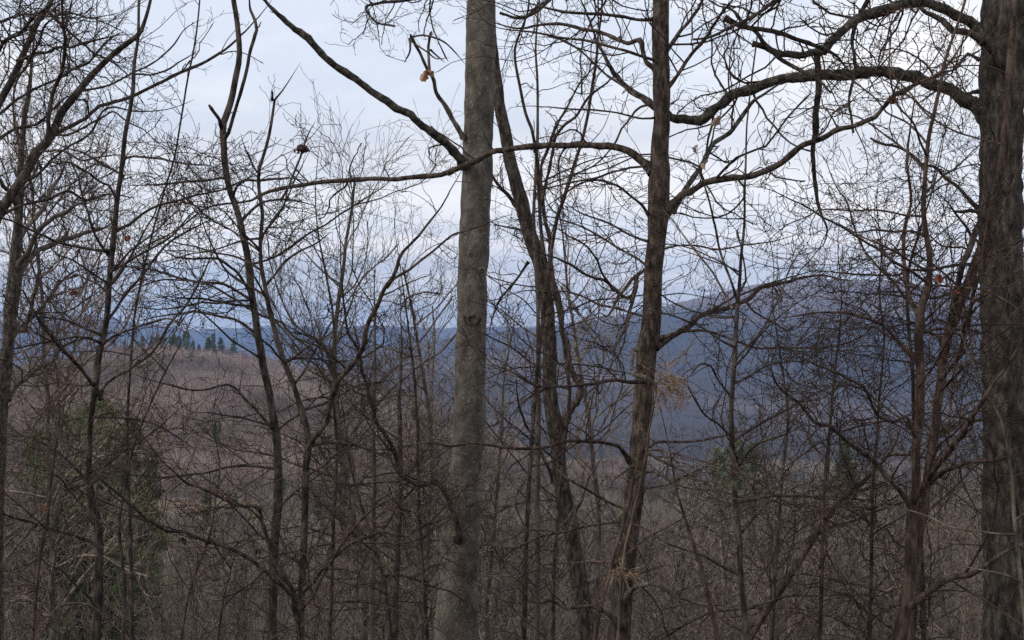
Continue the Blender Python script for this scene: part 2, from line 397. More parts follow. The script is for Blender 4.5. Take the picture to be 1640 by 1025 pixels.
# ------------------------------------------------------------------ the traced trees of the foreground
A = traced_tree('grey_tree', 'thick straight tree with smooth pale grey bark and a forked dead branch near its top', 'tree', 12.,
 '774,-40,44 772,0,45 770,50,46 769,110,46 767,190,47 765,260,48 762,340,49 758,440,49 755,540,50 752,640,50 750,700,51 744,770,56 738,850,62 734,950,66 729,1025,70',
 [('742,264,16 738,254,15 721,235,14 690,212,13 663,191,12.5 618,160,12 574,133,12 536,106,11 502,72,11 468,41,10 437,14,9 405,-18,8 372,-60,7', -.1, -1.3, dict(bark='lichen', tw=[dict(dens=.9, lmin=.1, lmax=.7), dict(dens=4, lmin=.05, lmax=.3)])),
  ('743,222,8 724,188,7.5 711,165,7 700,150,6.5 692,130,6 687,118,6 680,104,5 669,84,4.5 658,62,5 657,55,2', -.1, -.8, dict(bark='pale', tw=NONE, blunt=1)),
  ('687,118,5.5 688,100,4.5 689,75,4.5 690,55,5 691,50,2', -.6, -.8, dict(bark='pale', tw=NONE, blunt=1)),
  ('657,60,3 675,57,3 700,64,3 720,76,2.6 745,103,2.2', -.78, -.5, dict(tw=NONE)),
  ('656,63,3 668,72,2.6 687,84,2.6 700,92,2.4 721,90,2', -.78, -.9, dict(tw=FEW)),
  ('656,62,4 656,78,3.4 651,92,2.6 646,101,2.2', -.8, -.9, dict(tw=NONE)),
  ('690,80,3 700,88,3 712,99,2.2', -.8, -.95, dict(tw=NONE)),
  ('736,862,11 736,850,10 732,828,9 727,815,9 715,790,8.5 705,778,8.5 692,770,8.5 680,775,8.5 668,776,8 652,768,8 640,760,7.5 635,748,7.5 633,730,7.5 629,715,7 620,699,7 602,680,6.5 596,655,6 591,637,6 585,612,5.5 576,588,5.5 573,560,5 560,535,4.5 553,500,4 549,460,3.5 547,420,3 545,370,2.6 543,320,2', -.25, -2.2, dict(bark='dark')),
  ('700,470,3 680,468,3 650,476,3 640,500,2', .2, 1.2),
 ], bark='grey', tw=STD, seed=3, sides=56, kind='smooth', top=7)
B = traced_tree('brown_tree', 'dark brown straight tree with an arching bough each side, its bark furrowed', 'tree', 9.,
 '1058,-40,26 1058,0,26 1058,60,27 1060,130,27 1060,190,27 1057,240,28 1056,270,31 1055,320,33 1054,345,33 1051,390,29 1047,440,29 1045,480,29 1042,530,32 1036,560,31 1036,590,29 1031,620,28 1027,680,29 1023,720,29 1017,780,30 1010,830,30 1004,880,31 998,930,32 994,980,31 990,1025,36',
 [('1046,276,15 1037,264,14 1025,252,12 1010,243,11 975,235,11 940,232,10.5 920,231,10 860,233,10 820,236,9.5 786,242,9 765,256,9 741,265,9 724,272,9 707,278,9 680,281,8.5 652,282,8 620,284,8 588,288,7.5 554,290,7.5 519,293,7 492,298,6.5 468,300,6 440,304,6 420,310,5.5 400,321,5 375,328,4.5 341,333,4.5 314,345,4 290,360,4 262,376,3.5 235,392,3 205,404,2.6', 0, .9, dict(tw=[dict(dens=3.6, lmin=.15, lmax=.9), dict(dens=5, lmin=.08, lmax=.35), dict(dens=4, lmin=.05, lmax=.18)], bark='brown')),
  ('1064,345,16 1074,330,14 1083,314,12 1098,306,11.5 1114,300,11 1135,294,11 1158,290,10.5 1185,287,10.5 1203,281,10 1227,270,10 1250,258,9.5 1268,244,9.5 1285,234,9 1302,229,9 1320,222,8.5 1337,212,8.5 1355,204,8 1371,198,8 1390,188,7.5 1412,174,7.5 1430,160,7 1446,150,7 1468,138,6.5 1490,128,6.5 1505,116,6 1517,102,5.5 1530,88,5 1541,72,4.5 1556,52,4 1572,34,3.5 1600,5,3 1625,-30,2', 0, -1.2, dict(tw=STD, bark='brown')),
  ('1076,338,10 1083,324,9.5 1094,308,9 1107,294,8.5 1116,280,8.5 1124,266,8.5 1135,248,8 1148,232,8 1158,218,7.5 1169,205,7.5 1182,190,7 1196,174,7 1208,162,6.5 1220,154,6 1245,138,5 1280,122,4', 0, .6, dict(tw=STD, bark='lichen')),
  ('1063,140,11 1053,119,10 1044,108,8.5 1036,99,8 1029,85,8 1025,72,9 1016,67,8 1005,70,6.5 994,66,6.5 984,61,6.5 972,54,6 957,48,6 940,46,5.5 919,43,5 895,41,5 868,41,4.5 834,45,4 800,38,3.5 770,30,3 735,28,2.6', 0, .4, dict(tw=LONG)),
  ('1068,142,8 1077,133,6.5 1092,112,6 1107,89,6 1122,72,5.5 1135,55,5.5 1148,36,5 1162,17,5 1179,-3,4 1200,-30,3', 0, -.6, dict(tw=STD, bark='brown')),
  ('1066,84,8 1073,75,7 1082,60,6.5 1094,44,6 1108,26,5.5 1121,10,5 1128,-8,4 1140,-40,3', 0, .3, dict(tw=STD)),
  ('1052,30,6 1020,32,5.5 991,28,5.5 970,26,5 947,24,5 920,20,4.5 899,17,4.5 870,10,4 844,3,3.5 820,-4,3', 0, -.5, dict(tw=LONG)),
  ('1052,100,7 1046,96,6 1020,88,5 1000,80,5 971,73,4.5 945,68,4.5 919,63,4 890,58,4 875,56,3.6 834,50,3.2 800,44,2.6 770,32,2', 0, -.7, dict(tw=LONG)),
  ('1050,170,5 1020,150,4 1000,138,3.6 970,118,3.6 950,100,3.6 930,82,3.4 905,68,3 880,62,2.6 850,58,2.2', 0, .8, dict(tw=STD)),
  ('1050,188,4 1020,186,3.2 985,180,3 950,176,3 920,176,3 880,170,2.6 840,168,2.2 815,172,2', 0, -.9, dict(tw=SPARSE)),
  ('1040,166,5 1020,176,4 1008,190,3.6 996,205,3.4 988,225,3.2 975,242,3 960,258,2.8 940,272,2.6 905,282,2.4 870,285,2', -.1, -.8, dict(tw=FEW)),
  ('1040,266,4 1010,272,3.6 980,276,3.6 950,284,3.4 915,292,3.2 880,300,3 840,306,2.6 800,318,2.2', -.1, -1.2, dict(tw=SPARSE)),
  ('1044,352,5 1030,330,4.5 1016,318,4.2 1000,304,4 985,295,4 960,288,3.6 930,296,3.4 905,312,3.2 880,328,3 850,345,2.6', 0, -.9, dict(tw=STD)),
  ('1040,412,7 1034,420,6.5 1029,432,6 1022,440,6 1014,448,5.5 1005,456,5.5 996,466,5 988,474,5 983,484,5 979,497,4.5 971,507,4.5 962,500,3 945,506,2.4', 0, -.7, dict(tw=FEW)),
  ('1018,446,6 1018,460,6.5 1014,476,6.5 1009,492,6 1005,511,6 1003,525,5.5 995,538,5.5 986,550,5 981,562,5 979,579,4 972,600,3', -.2, -.9, dict(tw=STD)),
  ('1015,472,6 1008,477,6 1000,477,6 990,471,5.5 984,463,5.5 975,453,5 967,447,5 952,444,4.6 937,439,4.4 920,428,4.2 902,420,4 888,412,4 873,407,3.6 850,398,3 820,392,2.6', -.2, -.9, dict(tw=SPARSE)),
  ('984,465,4.5 975,453,4 967,442,4 960,428,3.6 954,415,3.6 948,404,3.4 940,395,3.4 928,388,3.2 913,381,3.2 898,370,3 884,360,3 868,345,2.6', -.5, -1., dict(tw=SPARSE)),
  ('1035,610,8 1020,609,7 1005,610,6 990,608,5.5 971,610,5.5 950,614,5 926,617,5 905,620,4.6 885,620,4.6 868,618,4.4 851,613,4.2 838,606,4 827,599,3.8 812,592,3.4 800,588,3 780,584,2.6 750,590,2.2', -.1, -.9, dict(tw=DENSE)),
  ('1022,560,7 1012,562,6.5 1011,576,7 1009,586,7 1012,598,7.5 1025,603,7.5 1036,606,6.5 1046,613,6 1052,628,4.5', -.3, -.5, dict(tw=NONE, bark='pale', blunt=1)),
  ('1050,556,12 1063,545,10 1075,538,9.5 1090,531,9 1107,521,8.5 1120,510,8 1135,502,8 1148,496,7.5 1158,495,7.5 1170,490,7 1182,483,7 1200,476,7 1220,464,7 1234,459,7 1250,452,6.5 1268,449,6.5 1290,443,6 1313,442,6 1340,448,5 1370,452,4', 0, .4, dict(tw=STD, bark='brown')),
  ('1056,542,7 1072,536,5.5 1090,531,5 1110,531,4.6 1128,532,4.4 1150,538,4.2 1176,547,4 1198,552,4 1220,557,3.8 1244,557,3.8 1270,557,3.6 1302,557,3.6 1325,556,3.5 1347,553,3.4 1365,547,3.4 1381,538,3.2 1397,524,3 1412,511,2.6', -.1, -1.1, dict(tw=DENSE)),
  ('1060,400,4 1085,395,3 1110,392,3 1150,400,3 1190,396,2.8 1240,385,2.6 1290,372,2.4', 0, -1, dict(tw=SPARSE)),
  ('1012,742,9 1005,730,7.5 997,720,7 988,714,6.5 976,710,6 964,709,6 945,708,6 926,709,6 908,711,5.5 893,715,5.5 875,719,5 855,720,5 834,719,4.6 815,717,4.4 790,714,4.2 765,711,4 740,712,4 722,713,3.8 700,708,3.6 680,709,3.4 660,714,3.2 639,723,3 600,738,2.6 557,755,2.4', 0, -1.4, dict(tw=SPARSE, bark='red')),
  ('1014,772,8 1022,763,6.5 1036,755,6 1046,754,5.5 1056,757,5.5 1068,764,5 1080,774,5 1093,783,4.6 1107,791,4.4 1120,800,4.2 1135,812,4 1155,830,3 1170,850,2.4', -.1, -.8, dict(tw=SPARSE, bark='pale')),
  ('996,962,12 1008,948,9 1015,942,8 1022,938,8 1034,936,7.5 1046,936,7 1060,942,7 1073,948,6.5 1086,954,6.5 1100,962,6 1121,969,6 1145,970,5 1169,972,4.6 1200,978,4', -.1, -.8, dict(tw=DENSE, bark='pale')),
  ('996,1002,12 988,996,10 980,986,8 971,979,7 960,974,6.5 950,972,6 935,973,5.5 916,973,5.5 905,973,5 892,969,5 880,962,4.6 870,966,4 851,963,4 830,968,3.6 810,965,3 785,955,2.6', -.1, -.6, dict(tw=STD, bark='brown')),
  ('1030,724,6 1039,719,5 1050,712,4.6 1066,709,4.4 1082,708,4.2 1100,707,4 1125,704,3.8 1152,699,3.6 1172,695,3.4 1193,690,3.2 1220,682,3', 0, -.8, dict(tw=SPARSE)),
  ('1032,726,6 1045,728,4.6 1060,736,4.4 1080,748,4.2 1097,755,4 1114,764,3.8 1128,772,3.6 1141,781,3.4 1155,795,3.2 1170,810,3', 0, -1, dict(tw=SPARSE)),
 ], bark='brown', tw=STD, seed=5, arcs=(7, 20, 980), sides=44, kind='rough', top=7)
T = traced_tree('leaning_tree', 'dark leaning tree behind the pale grey trunk, with a forking side stem', 'tree', 14.,
 '781,-60,11 784,-10,11 788,40,12 792,90,13 796,130,16 799,164,19 804,191,20 810,218,20 817,256,20 825,285,21 831,307,22 841,345,22 848,375,23 858,401,23 865,422,23 870,442,23 874,470,22 875,494,22 878,520,22 880,545,22 880,596,22 882,647,23 886,672,24 890,692,24 893,720,24 895,743,24 898,770,25 902,794,26 907,818,26 913,839,26 917,862,26 919,887,26 924,910,27 928,931,27 933,956,27 937,982,28 942,1023,30',
 [('896,690,13 904,678,12 912,664,12 919,651,11.5 926,640,11.5 930,628,11 926,614,10 916,600,10 911,584,9.5 909,565,9.5 905,550,9 902,535,9 901,520,8.5 899,504,8.5 895,482,8 890,459,8 887,434,7.5 884,408,7.5 881,388,7 879,367,7 875,350,6.5 871,330,6.5 869,310,6 868,290,6 869,266,5.5 874,246,5.5 882,220,5 893,198,5 903,180,4.8 913,160,4.6 926,137,4.4 940,118,4 950,104,3.8 962,90,3.4 974,74,3 985,60,2.6', 0, -.8, dict(bark='brown', tw=SPARSE)),
  ('866,330,6 872,300,5.5 878,280,5.2 889,225,5 900,205,4.8 913,191,4.6 925,178,4.4 937,164,4.2 950,150,4 964,137,3.8 976,126,3.6 991,116,3.4 1005,106,3 1020,98,2.6', -.5, -1.4, dict(bark='brown', tw=SPARSE)),
  ('842,352,8 834,341,7.5 824,328,7 814,317,6.5 806,308,6 800,300,5.5 790,284,5 784,268,4', 0, .3, dict(tw=SPARSE)),
  ('858,398,6 850,385,5 838,374,4.6 825,368,4.2 812,364,4 800,362,3.6 788,358,3', 0, .6, dict(tw=STD)),
  ('846,420,4 830,440,3.6 815,462,3.4 800,480,3.2 790,505,3 782,540,2.6', .2, .8, dict(tw=STD)),
  ('886,772,7 880,750,6 874,735,5.5 868,722,5 862,715,4.6 850,695,4.2 838,668,4 830,640,3.6 826,600,3.2', -.2, -.9, dict(tw=STD)),
  ('905,870,5 915,850,5 920,830,4.6 926,808,4.4 932,795,4.2 940,775,4 948,758,3.6 960,742,3.4 970,730,3', -.3, -1, dict(tw=SPARSE, bark='pale')),
 ], bark='dark', tw=STD, seed=8, arcs=(9, 250, 980), sides=40, kind='rough', top=5)
E = traced_tree('rugged_tree', 'massive tree with deeply furrowed lichened bark and two great arching boughs', 'tree', 10.,
 '1612,-40,74 1610,0,72 1608,60,71 1606,120,70 1604,200,68 1603,300,66 1603,400,67 1605,500,68 1607,600,68 1609,700,70 1612,800,72 1614,900,76 1617,1025,82',
 [('1612,262,26 1600,232,30 1588,208,29 1569,184,27 1557,170,24 1541,160,22 1528,150,21.5 1514,143,21 1498,136,20.5 1483,131,20.5 1465,125,20 1446,121,20 1425,118,19.5 1405,116,19 1384,117,18.5 1364,118,18 1342,118,18 1319,119,18 1302,120,17.5 1285,121,17.5 1268,126,17 1251,131,17 1234,137,17 1217,143,17 1200,147,17 1184,151,16.5 1169,157,16.5 1155,166,16.5 1141,174,16.5 1132,182,16.5 1124,188,16 1110,192,15.5 1097,193,15 1084,190,14.5 1073,184,14 1056,176,13.5 1039,167,13 1025,158,12.5 1012,147,12 998,132,11.5 984,116,11 973,98,10.5 964,79,10 955,62,9 947,44,8.5 938,26,8 930,7,7 922,-20,6', 0, .3, dict(bark='lichen', tw=[dict(dens=6., lmin=.3, lmax=2.0, rf=.35, curl=1.), dict(dens=7, lmin=.1, lmax=.6), dict(dens=6, lmin=.05, lmax=.22)])),
  ('1612,112,20 1596,86,22 1575,61,20 1566,46,18 1555,34,17 1541,28,16 1528,24,16 1514,16,15.5 1500,10,15 1487,7,15 1473,7,15 1456,8,15 1439,10,15 1422,13,15 1405,17,15 1388,23,15 1371,31,14.5 1358,40,14.5 1347,51,14 1336,64,14 1326,75,13.5 1318,82,13 1309,85,12.5 1294,90,12 1278,92,11.5 1264,91,11 1251,89,11 1240,83,10.5 1231,75,10 1220,65,9.5 1210,52,9 1198,40,9 1186,31,8.5 1172,20,8 1158,10,7 1140,0,6 1110,-20,5', 0, -.5, dict(bark='lichen', tw=[dict(dens=6., lmin=.3, lmax=2.0, rf=.35, curl=1.), dict(dens=7, lmin=.1, lmax=.6), dict(dens=6, lmin=.05, lmax=.22)])),
  ('1604,104,14 1585,80,14 1562,64,12 1551,55,11.5 1538,50,11 1524,48,11 1512,38,10.5 1500,28,10 1490,20,9.5 1476,8,9 1460,-12,8', -.2, -.5, dict(bark='dark', tw=SPARSE)),
  ('1309,85,9 1308,110,9.5 1308,137,10 1308,170,10 1307,205,11 1304,230,9 1302,253,7 1303,276,6.5 1306,300,6.5 1309,318,6 1313,331,6 1318,348,5.5 1326,366,5 1320,392,4 1311,398,3.5', -.35, -.5, dict(bark='dark', tw=[dict(dens=3., lmin=.2, lmax=.8, rf=.4), dict(dens=6, lmin=.1, lmax=.4)])),
  ('1160,28,9 1180,38,8.5 1200,44,8 1217,46,8 1234,48,8 1256,54,8 1278,61,7.5 1298,65,7.5 1316,72,7 1330,80,6.5 1343,89,6 1352,101,5.5 1360,114,5', -.6, -.5, dict(bark='dark', tw=STD)),
  ('1205,70,8 1222,76,7 1240,88,7 1256,98,6.5 1276,108,6 1296,118,5.5 1312,128,5 1325,138,4.5 1333,145,4 1338,136,3.6 1352,128,3', -.6, -.6, dict(bark='dark', tw=STD)),
  ('1566,334,7 1552,318,6 1540,304,5.5 1528,293,5.5 1514,282,5.2 1500,270,5.2 1486,264,5 1473,259,5 1456,246,4.6 1439,235,4.6 1420,230,4.2 1406,228,4 1394,225,4', 0, -.7, dict(tw=STD, blunt=1)),
  ('1572,146,7 1558,147,5.5 1546,152,5 1534,148,4.6 1522,144,4.2 1508,140,4 1490,150,3.6 1475,160,3.4 1460,168,3', .3, .9, dict(tw=STD)),
  ('1568,96,6 1552,86,5 1540,100,4.6 1528,110,4.2 1510,118,4 1490,136,3.6 1470,140,3', -.2, -.8, dict(tw=DENSE)),
  ('1572,425,6 1550,424,5 1530,426,4.6 1510,428,4.4 1490,432,4.2 1465,430,4 1440,440,3.6 1405,442,3.4 1370,440,3.2 1330,436,3 1300,434,2.6', .3, .8, dict(tw=DENSE)),
  ('1574,338,7 1555,337,6 1540,338,5 1528,336,4', -.1, -.4, dict(tw=NONE, blunt=1)),
  ('1572,480,7 1545,476,5 1520,470,4.4 1490,476,4 1460,470,3.6 1420,468,3.2 1380,474,2.8', -.2, -1, dict(tw=DENSE, tm='rtwig')),
 ], bark='furrow', tw=STD, seed=11, sides=72, kind='furrow', top=7)
Fc = traced_tree('forked_sapling', 'dark reddish sapling dividing at head height of the thicket, in front of the rugged tree', 'sapling', 7.5,
 '1540,20,4 1530,50,4.2 1517,85,4.5 1512,108,5 1507,130,5 1503,148,5.4 1500,164,5.6 1493,195,6 1487,222,6.4 1483,265,7 1480,307,7.4 1479,340,8 1484,375,8.5 1488,408,9 1489,432,9.4 1487,456,10 1481,475,11 1476,494,13 1473,520,14 1471,545,15 1472,572,15 1473,596,15 1473,622,15 1473,647,15 1471,685,14 1468,709,14 1468,735,14 1468,760,14 1466,791,15 1459,822,17 1458,850,17 1458,880,18 1456,915,18 1454,948,19 1450,975,21 1446,999,22 1440,1025,24',
 [('1462,815,11 1466,800,10 1473,788,9.5 1484,774,9 1494,760,9 1506,742,8.5 1517,726,8.5 1529,709,8 1541,692,8 1550,675,7.5 1560,658,7 1575,637,7 1590,620,6.5 1605,598,6 1618,578,5.5 1632,552,5 1650,510,4', 0, -1, dict(tw=STD)),
  ('1456,840,9 1455,825,8 1453,812,7.5 1444,795,7.5 1436,781,7.5 1429,768,7.5 1418,760,8 1404,746,7 1391,733,7 1376,720,7 1360,709,6.5 1345,696,6.5 1330,685,6 1318,680,5.5 1306,675,5.5 1292,660,5 1279,644,5 1264,633,4.6 1251,623,4.6 1243,610,4.4 1239,596,4.2 1236,585,4 1237,575,3.8 1243,560,3.4 1241,545,3', 0, -.8, dict(tw=STD, bark='dark')),
  ('1473,520,9 1468,505,8 1462,492,7.5 1456,478,7 1452,466,6.5 1449,446,6.5 1446,420,6 1443,395,6 1446,370,5.6 1452,348,5.4 1458,325,5 1456,295,4.6 1452,262,4.4 1455,230,4 1462,190,3.6 1466,150,3.2 1462,110,2.8', 0, .6, dict(tw=STD, bark='red')),
  ('1487,455,5 1470,440,4.6 1452,428,4.4 1430,420,4.2 1410,402,4 1390,390,3.8 1365,374,3.6 1345,360,3.4 1320,350,3.2 1290,330,3 1262,318,2.8 1235,305,2.6 1205,296,2.4', -.1, -1., dict(tw=DENSE)),
  ('1476,500,5 1462,486,4.6 1450,478,4.4 1436,462,4.2 1420,445,4 1400,418,3.8 1385,400,3.6 1370,370,3.4 1358,330,3.2 1340,300,3 1325,262,2.8 1312,240,2.6', .1, .8, dict(tw=STD)),
  ('1466,700,5 1455,680,5 1446,664,5 1430,676,4.6 1415,671,5 1401,657,5 1391,634,5 1383,620,5 1371,610,5 1355,604,4.8 1337,599,4.6 1318,588,4.4 1300,580,4.2 1280,572,4 1262,562,3.8 1240,556,3.4', -.1, -.9, dict(tw=DENSE, bark='dark')),
  ('1459,972,12 1480,955,10 1507,938,9.5 1530,927,9 1558,917,9 1580,903,8.5 1603,887,8.5 1622,878,8 1645,873,7.5', -.1, -.6, dict(tw=STD, bark='brown')),
  ('1471,620,4 1490,590,3.6 1510,560,3.4 1530,530,3.2 1545,500,3 1570,470,2.6 1600,450,2.4', -.2, -1., dict(tw=DENSE, tm='rtwig')),
  ('1470,580,4 1450,560,3.6 1430,540,3.4 1410,530,3.2 1385,500,3 1362,490,2.8 1340,480,2.6 1310,478,2.4', 0, 1, dict(tw=DENSE, tm='rtwig')),
  ('1480,310,4 1500,290,3.6 1520,276,3.4 1540,262,3.2 1560,240,3 1580,225,2.6', 0, .5, dict(tw=DENSE)),
  ('1484,250,4 1470,225,3.6 1460,195,3.4 1440,170,3.2 1430,140,3 1425,100,2.8 1428,60,2.6 1424,10,2.4', 0, -.6, dict(tw=DENSE, tm='rtwig')),
 ], bark='red', twigm='twig', tw=STD, seed=13, arcs=(12, 150, 900), sides=18, kind='rough', top=2.5)
G = traced_tree('slanting_tree', 'brown twin stem slanting up to the right and crossing the rugged trunk', 'tree', 8.2,
 '1628,-40,10 1625,0,10 1620,68,11 1617,100,11 1615,137,12 1612,170,12 1610,205,12 1607,240,13 1603,273,13 1595,310,13 1586,347,14 1578,375,14 1569,401,14 1558,430,14 1548,459,15 1538,482,15 1528,504,15 1521,525,15 1517,545,15 1512,570,15 1509,596,15 1506,618,14 1504,640,14 1501,662,14 1500,681,14 1494,702,14 1490,730,14 1487,760,14 1483,788,14 1480,812,14 1475,840,14 1471,870,14 1466,914,14 1462,960,15 1456,1025,16',
 [('1519,530,12 1524,510,11.5 1530,480,11 1535,458,11 1539,440,11 1543,424,10.5 1548,408,10.5 1557,385,10 1564,366,10 1569,350,9.5 1576,325,9 1582,296,8 1590,262,7 1596,225,6 1600,180,5 1590,130,4 1582,90,3.6', -.2, -.6, dict(bark='dark', tw=SPARSE)),
  ('1490,770,9 1497,764,7.5 1510,754,7 1524,747,6.5 1542,742,6.5 1562,740,6 1582,737,6 1603,733,6 1620,726,6 1642,719,6', -.1, -.9, dict(tw=STD)),
  ('1512,600,6 1530,580,5 1545,560,4.6 1556,545,4.6 1552,520,4 1560,498,3.6 1580,480,3.2', 0, -.6, dict(tw=STD)),
  ('1504,610,8 1520,588,7 1532,570,7 1540,540,6.5 1548,520,6.5 1556,490,6 1566,455,5.6 1578,420,5.2 1590,380,5 1606,330,4.6 1622,290,4 1645,240,3.6', -.2, -.8, dict(tw=STD, bark='brown')),
  ('1520,520,4 1500,512,3.6 1480,520,3.4 1460,515,3.2 1430,522,3 1400,515,2.6', 0, -.7, dict(tw=DENSE, tm='rtwig')),
  ('1486,745,5 1500,700,4.6 1530,684,4.4 1550,660,4.2 1580,656,4 1612,650,3.6', 0, .9, dict(tw=STD)),
 ], bark='red', tw=STD, seed=15, arcs=(8, 100, 900), sides=18, kind='rough', top=2.5)
Lg = traced_tree('slanting_sapling', 'bare dead stem slanting from low in the thicket up to the forked sapling', 'dead stem', 8.6,
 '1452,640,4 1446,670,6 1435,709,9 1420,732,10 1405,750,12 1388,766,12 1371,781,13 1357,791,13 1343,801,13 1333,816,13 1323,832,13 1309,852,13 1296,870,13 1282,891,13 1268,911,13 1255,933,14 1241,955,14 1227,975,14 1200,1020,15',
 [('1323,832,5 1335,838,4 1350,858,3.6 1365,880,3 1378,905,2.6', -.1, -.5, dict(tw=STD)),
  ('1371,781,5 1360,750,4 1348,722,3.6 1345,690,3.2 1350,655,2.8', 0, -.5, dict(tw=DENSE))],
 bark='brown', tw=STD, seed=17, arcs=(5, 720, 980), sides=16, kind='rough', top=0, crown=False)
Hs = traced_tree('slender_sapling', 'thin dark straight sapling standing between the two arching boughs and the thicket, forked halfway', 'sapling', 7.,
 '1196,200,2.6 1195,230,3 1194,270,3.4 1193,307,3.6 1193,340,4 1191,375,4.4 1187,408,4.8 1185,440,5.2 1182,477,6 1180,500,6.4 1179,528,7 1178,552,7 1176,579,7 1174,612,7.4 1172,647,7.6 1172,685,8 1173,715,8 1174,743,8.4 1176,778,8.6 1179,812,9 1182,845,9 1184,880,9.4 1186,915,9.6 1189,948,10 1192,985,10 1196,1023,11',
 [('1182,485,5 1176,470,4.4 1168,445,4.2 1158,415,4 1151,390,3.8 1145,367,3.6 1141,352,3.4 1138,335,3.2 1130,305,2.8 1120,270,2.4 1118,230,2.2', 0, -.5, dict(tw=SPARSE)),
  ('1174,495,4.4 1165,480,4 1150,452,3.8 1141,435,3.6 1125,414,3.4 1107,391,3.2 1090,370,3 1073,347,2.8 1060,330,2.4', 0, .6, dict(tw=FEW, bark='pale')),
  ('1174,760,5 1185,742,4.4 1200,725,4 1220,708,3.8 1245,700,3.6 1270,690,3.4 1300,668,3', 0, -.7, dict(tw=STD)),
  ('1180,860,5 1200,838,4.6 1220,815,4.2 1240,790,4 1262,760,3.6 1275,730,3.2', 0, .7, dict(tw=STD)),
  ('1176,580,4 1190,560,3.6 1210,540,3.4 1230,510,3.2 1250,470,3 1265,430,2.8 1290,390,2.6', 0, .7, dict(tw=STD)),
  ('1173,700,4 1150,680,3.6 1130,665,3.4 1112,640,3.2 1100,620,2.8 1098,600,2.4', 0, -.6, dict(tw=SPARSE)),
  ('1174,640,4 1150,610,3.6 1138,590,3.4 1120,584,3.2 1108,600,3 1098,610,2.6', 0, -.4, dict(tw=SPARSE)),
 ], bark='dark', tw=STD, seed=19, arcs=(12, 330, 980), sides=14, kind='rough', top=1.5, crown=False)
I_ = traced_tree('curving_sapling', 'slim curving tree whose two upper stems join at a short dead stub', 'tree', 8.5,
 '372,-40,8 374,0,8 379,26,8.4 382,51,8.8 383,76,9 382,102,9 377,132,9.4 369,164,10 362,186,10.5 357,205,11 358,232,10 360,256,10 364,280,10 369,307,10 375,325,10 382,341,10 389,372,10.5 394,395,10.5 396,408,11 400,440,11 403,470,11 408,500,11.4 412,531,12 416,555,12 420,579,12 426,606,12 431,630,12.4 436,656,13 440,681,13 443,705,13 444,726,13 445,770,13.4 444,812,13.8 442,845,14 439,880,14 438,915,14 437,948,14 435,985,15 436,1023,16',
 [('359,222,6 365,212,5.6 372,188,5.6 379,164,5.6 386,138,5.6 393,113,5.6 400,90,5.6 405,68,5.8 406,50,5.8 405,34,5.6 401,16,5.4 398,0,5.2 394,-30,5', 0, -.3, dict(tw=FEW)),
  ('357,208,7 352,201,6.5 346,188,6 338,174,5.6 337,170,3', 0, -.2, dict(tw=NONE, blunt=1)),
  ('413,540,6 404,531,5.4 390,520,5 375,514,4.8 356,510,4.6 340,504,4.4 328,502,4.2 310,500,4 290,502,3.8 273,504,3.6 250,508,3.4 218,516,3', 0, .7, dict(tw=SPARSE)),
  ('406,486,6 400,470,5.2 390,450,4.8 380,436,4.6 368,428,4.4 355,421,4.2 341,416,4 320,413,3.8 300,413,3.6 280,412,3.4 268,405,3.2 258,396,3', 0, -.6, dict(tw=SPARSE)),
  ('368,300,5 362,285,4.4 350,285,4 330,290,4 300,292,3.8 270,294,3.6 240,296,3.4 200,297,3', 0, -.5, dict(tw=STD)),
  ('372,318,5 380,300,4.4 395,290,4.4 416,288,4.4 440,286,4.2 460,284,4 480,288,3.8 502,291,3.4', 0, -.6, dict(tw=STD)),
  ('440,690,5 425,672,4.6 410,655,4.4 395,640,4.2 380,622,4 360,615,3.6 335,622,3.4 310,624,3.2 280,618,3 250,612,2.6 215,600,2.4', 0, -.6, dict(tw=SPARSE)),
  ('450,320,3.6 462,300,3.4 474,272,3.2 482,250,3.2 488,228,3 496,208,2.8 506,192,2.4', -.2, -.1, dict(tw=SPARSE)),
  ('386,355,5 400,342,4.6 420,325,4.2 450,318,3.8 480,322,3.4 510,330,3', 0, .5, dict(tw=STD)),
 ], bark='dark', tw=STD, seed=23, arcs=(9, 420, 980), sides=20, kind='rough', top=3)
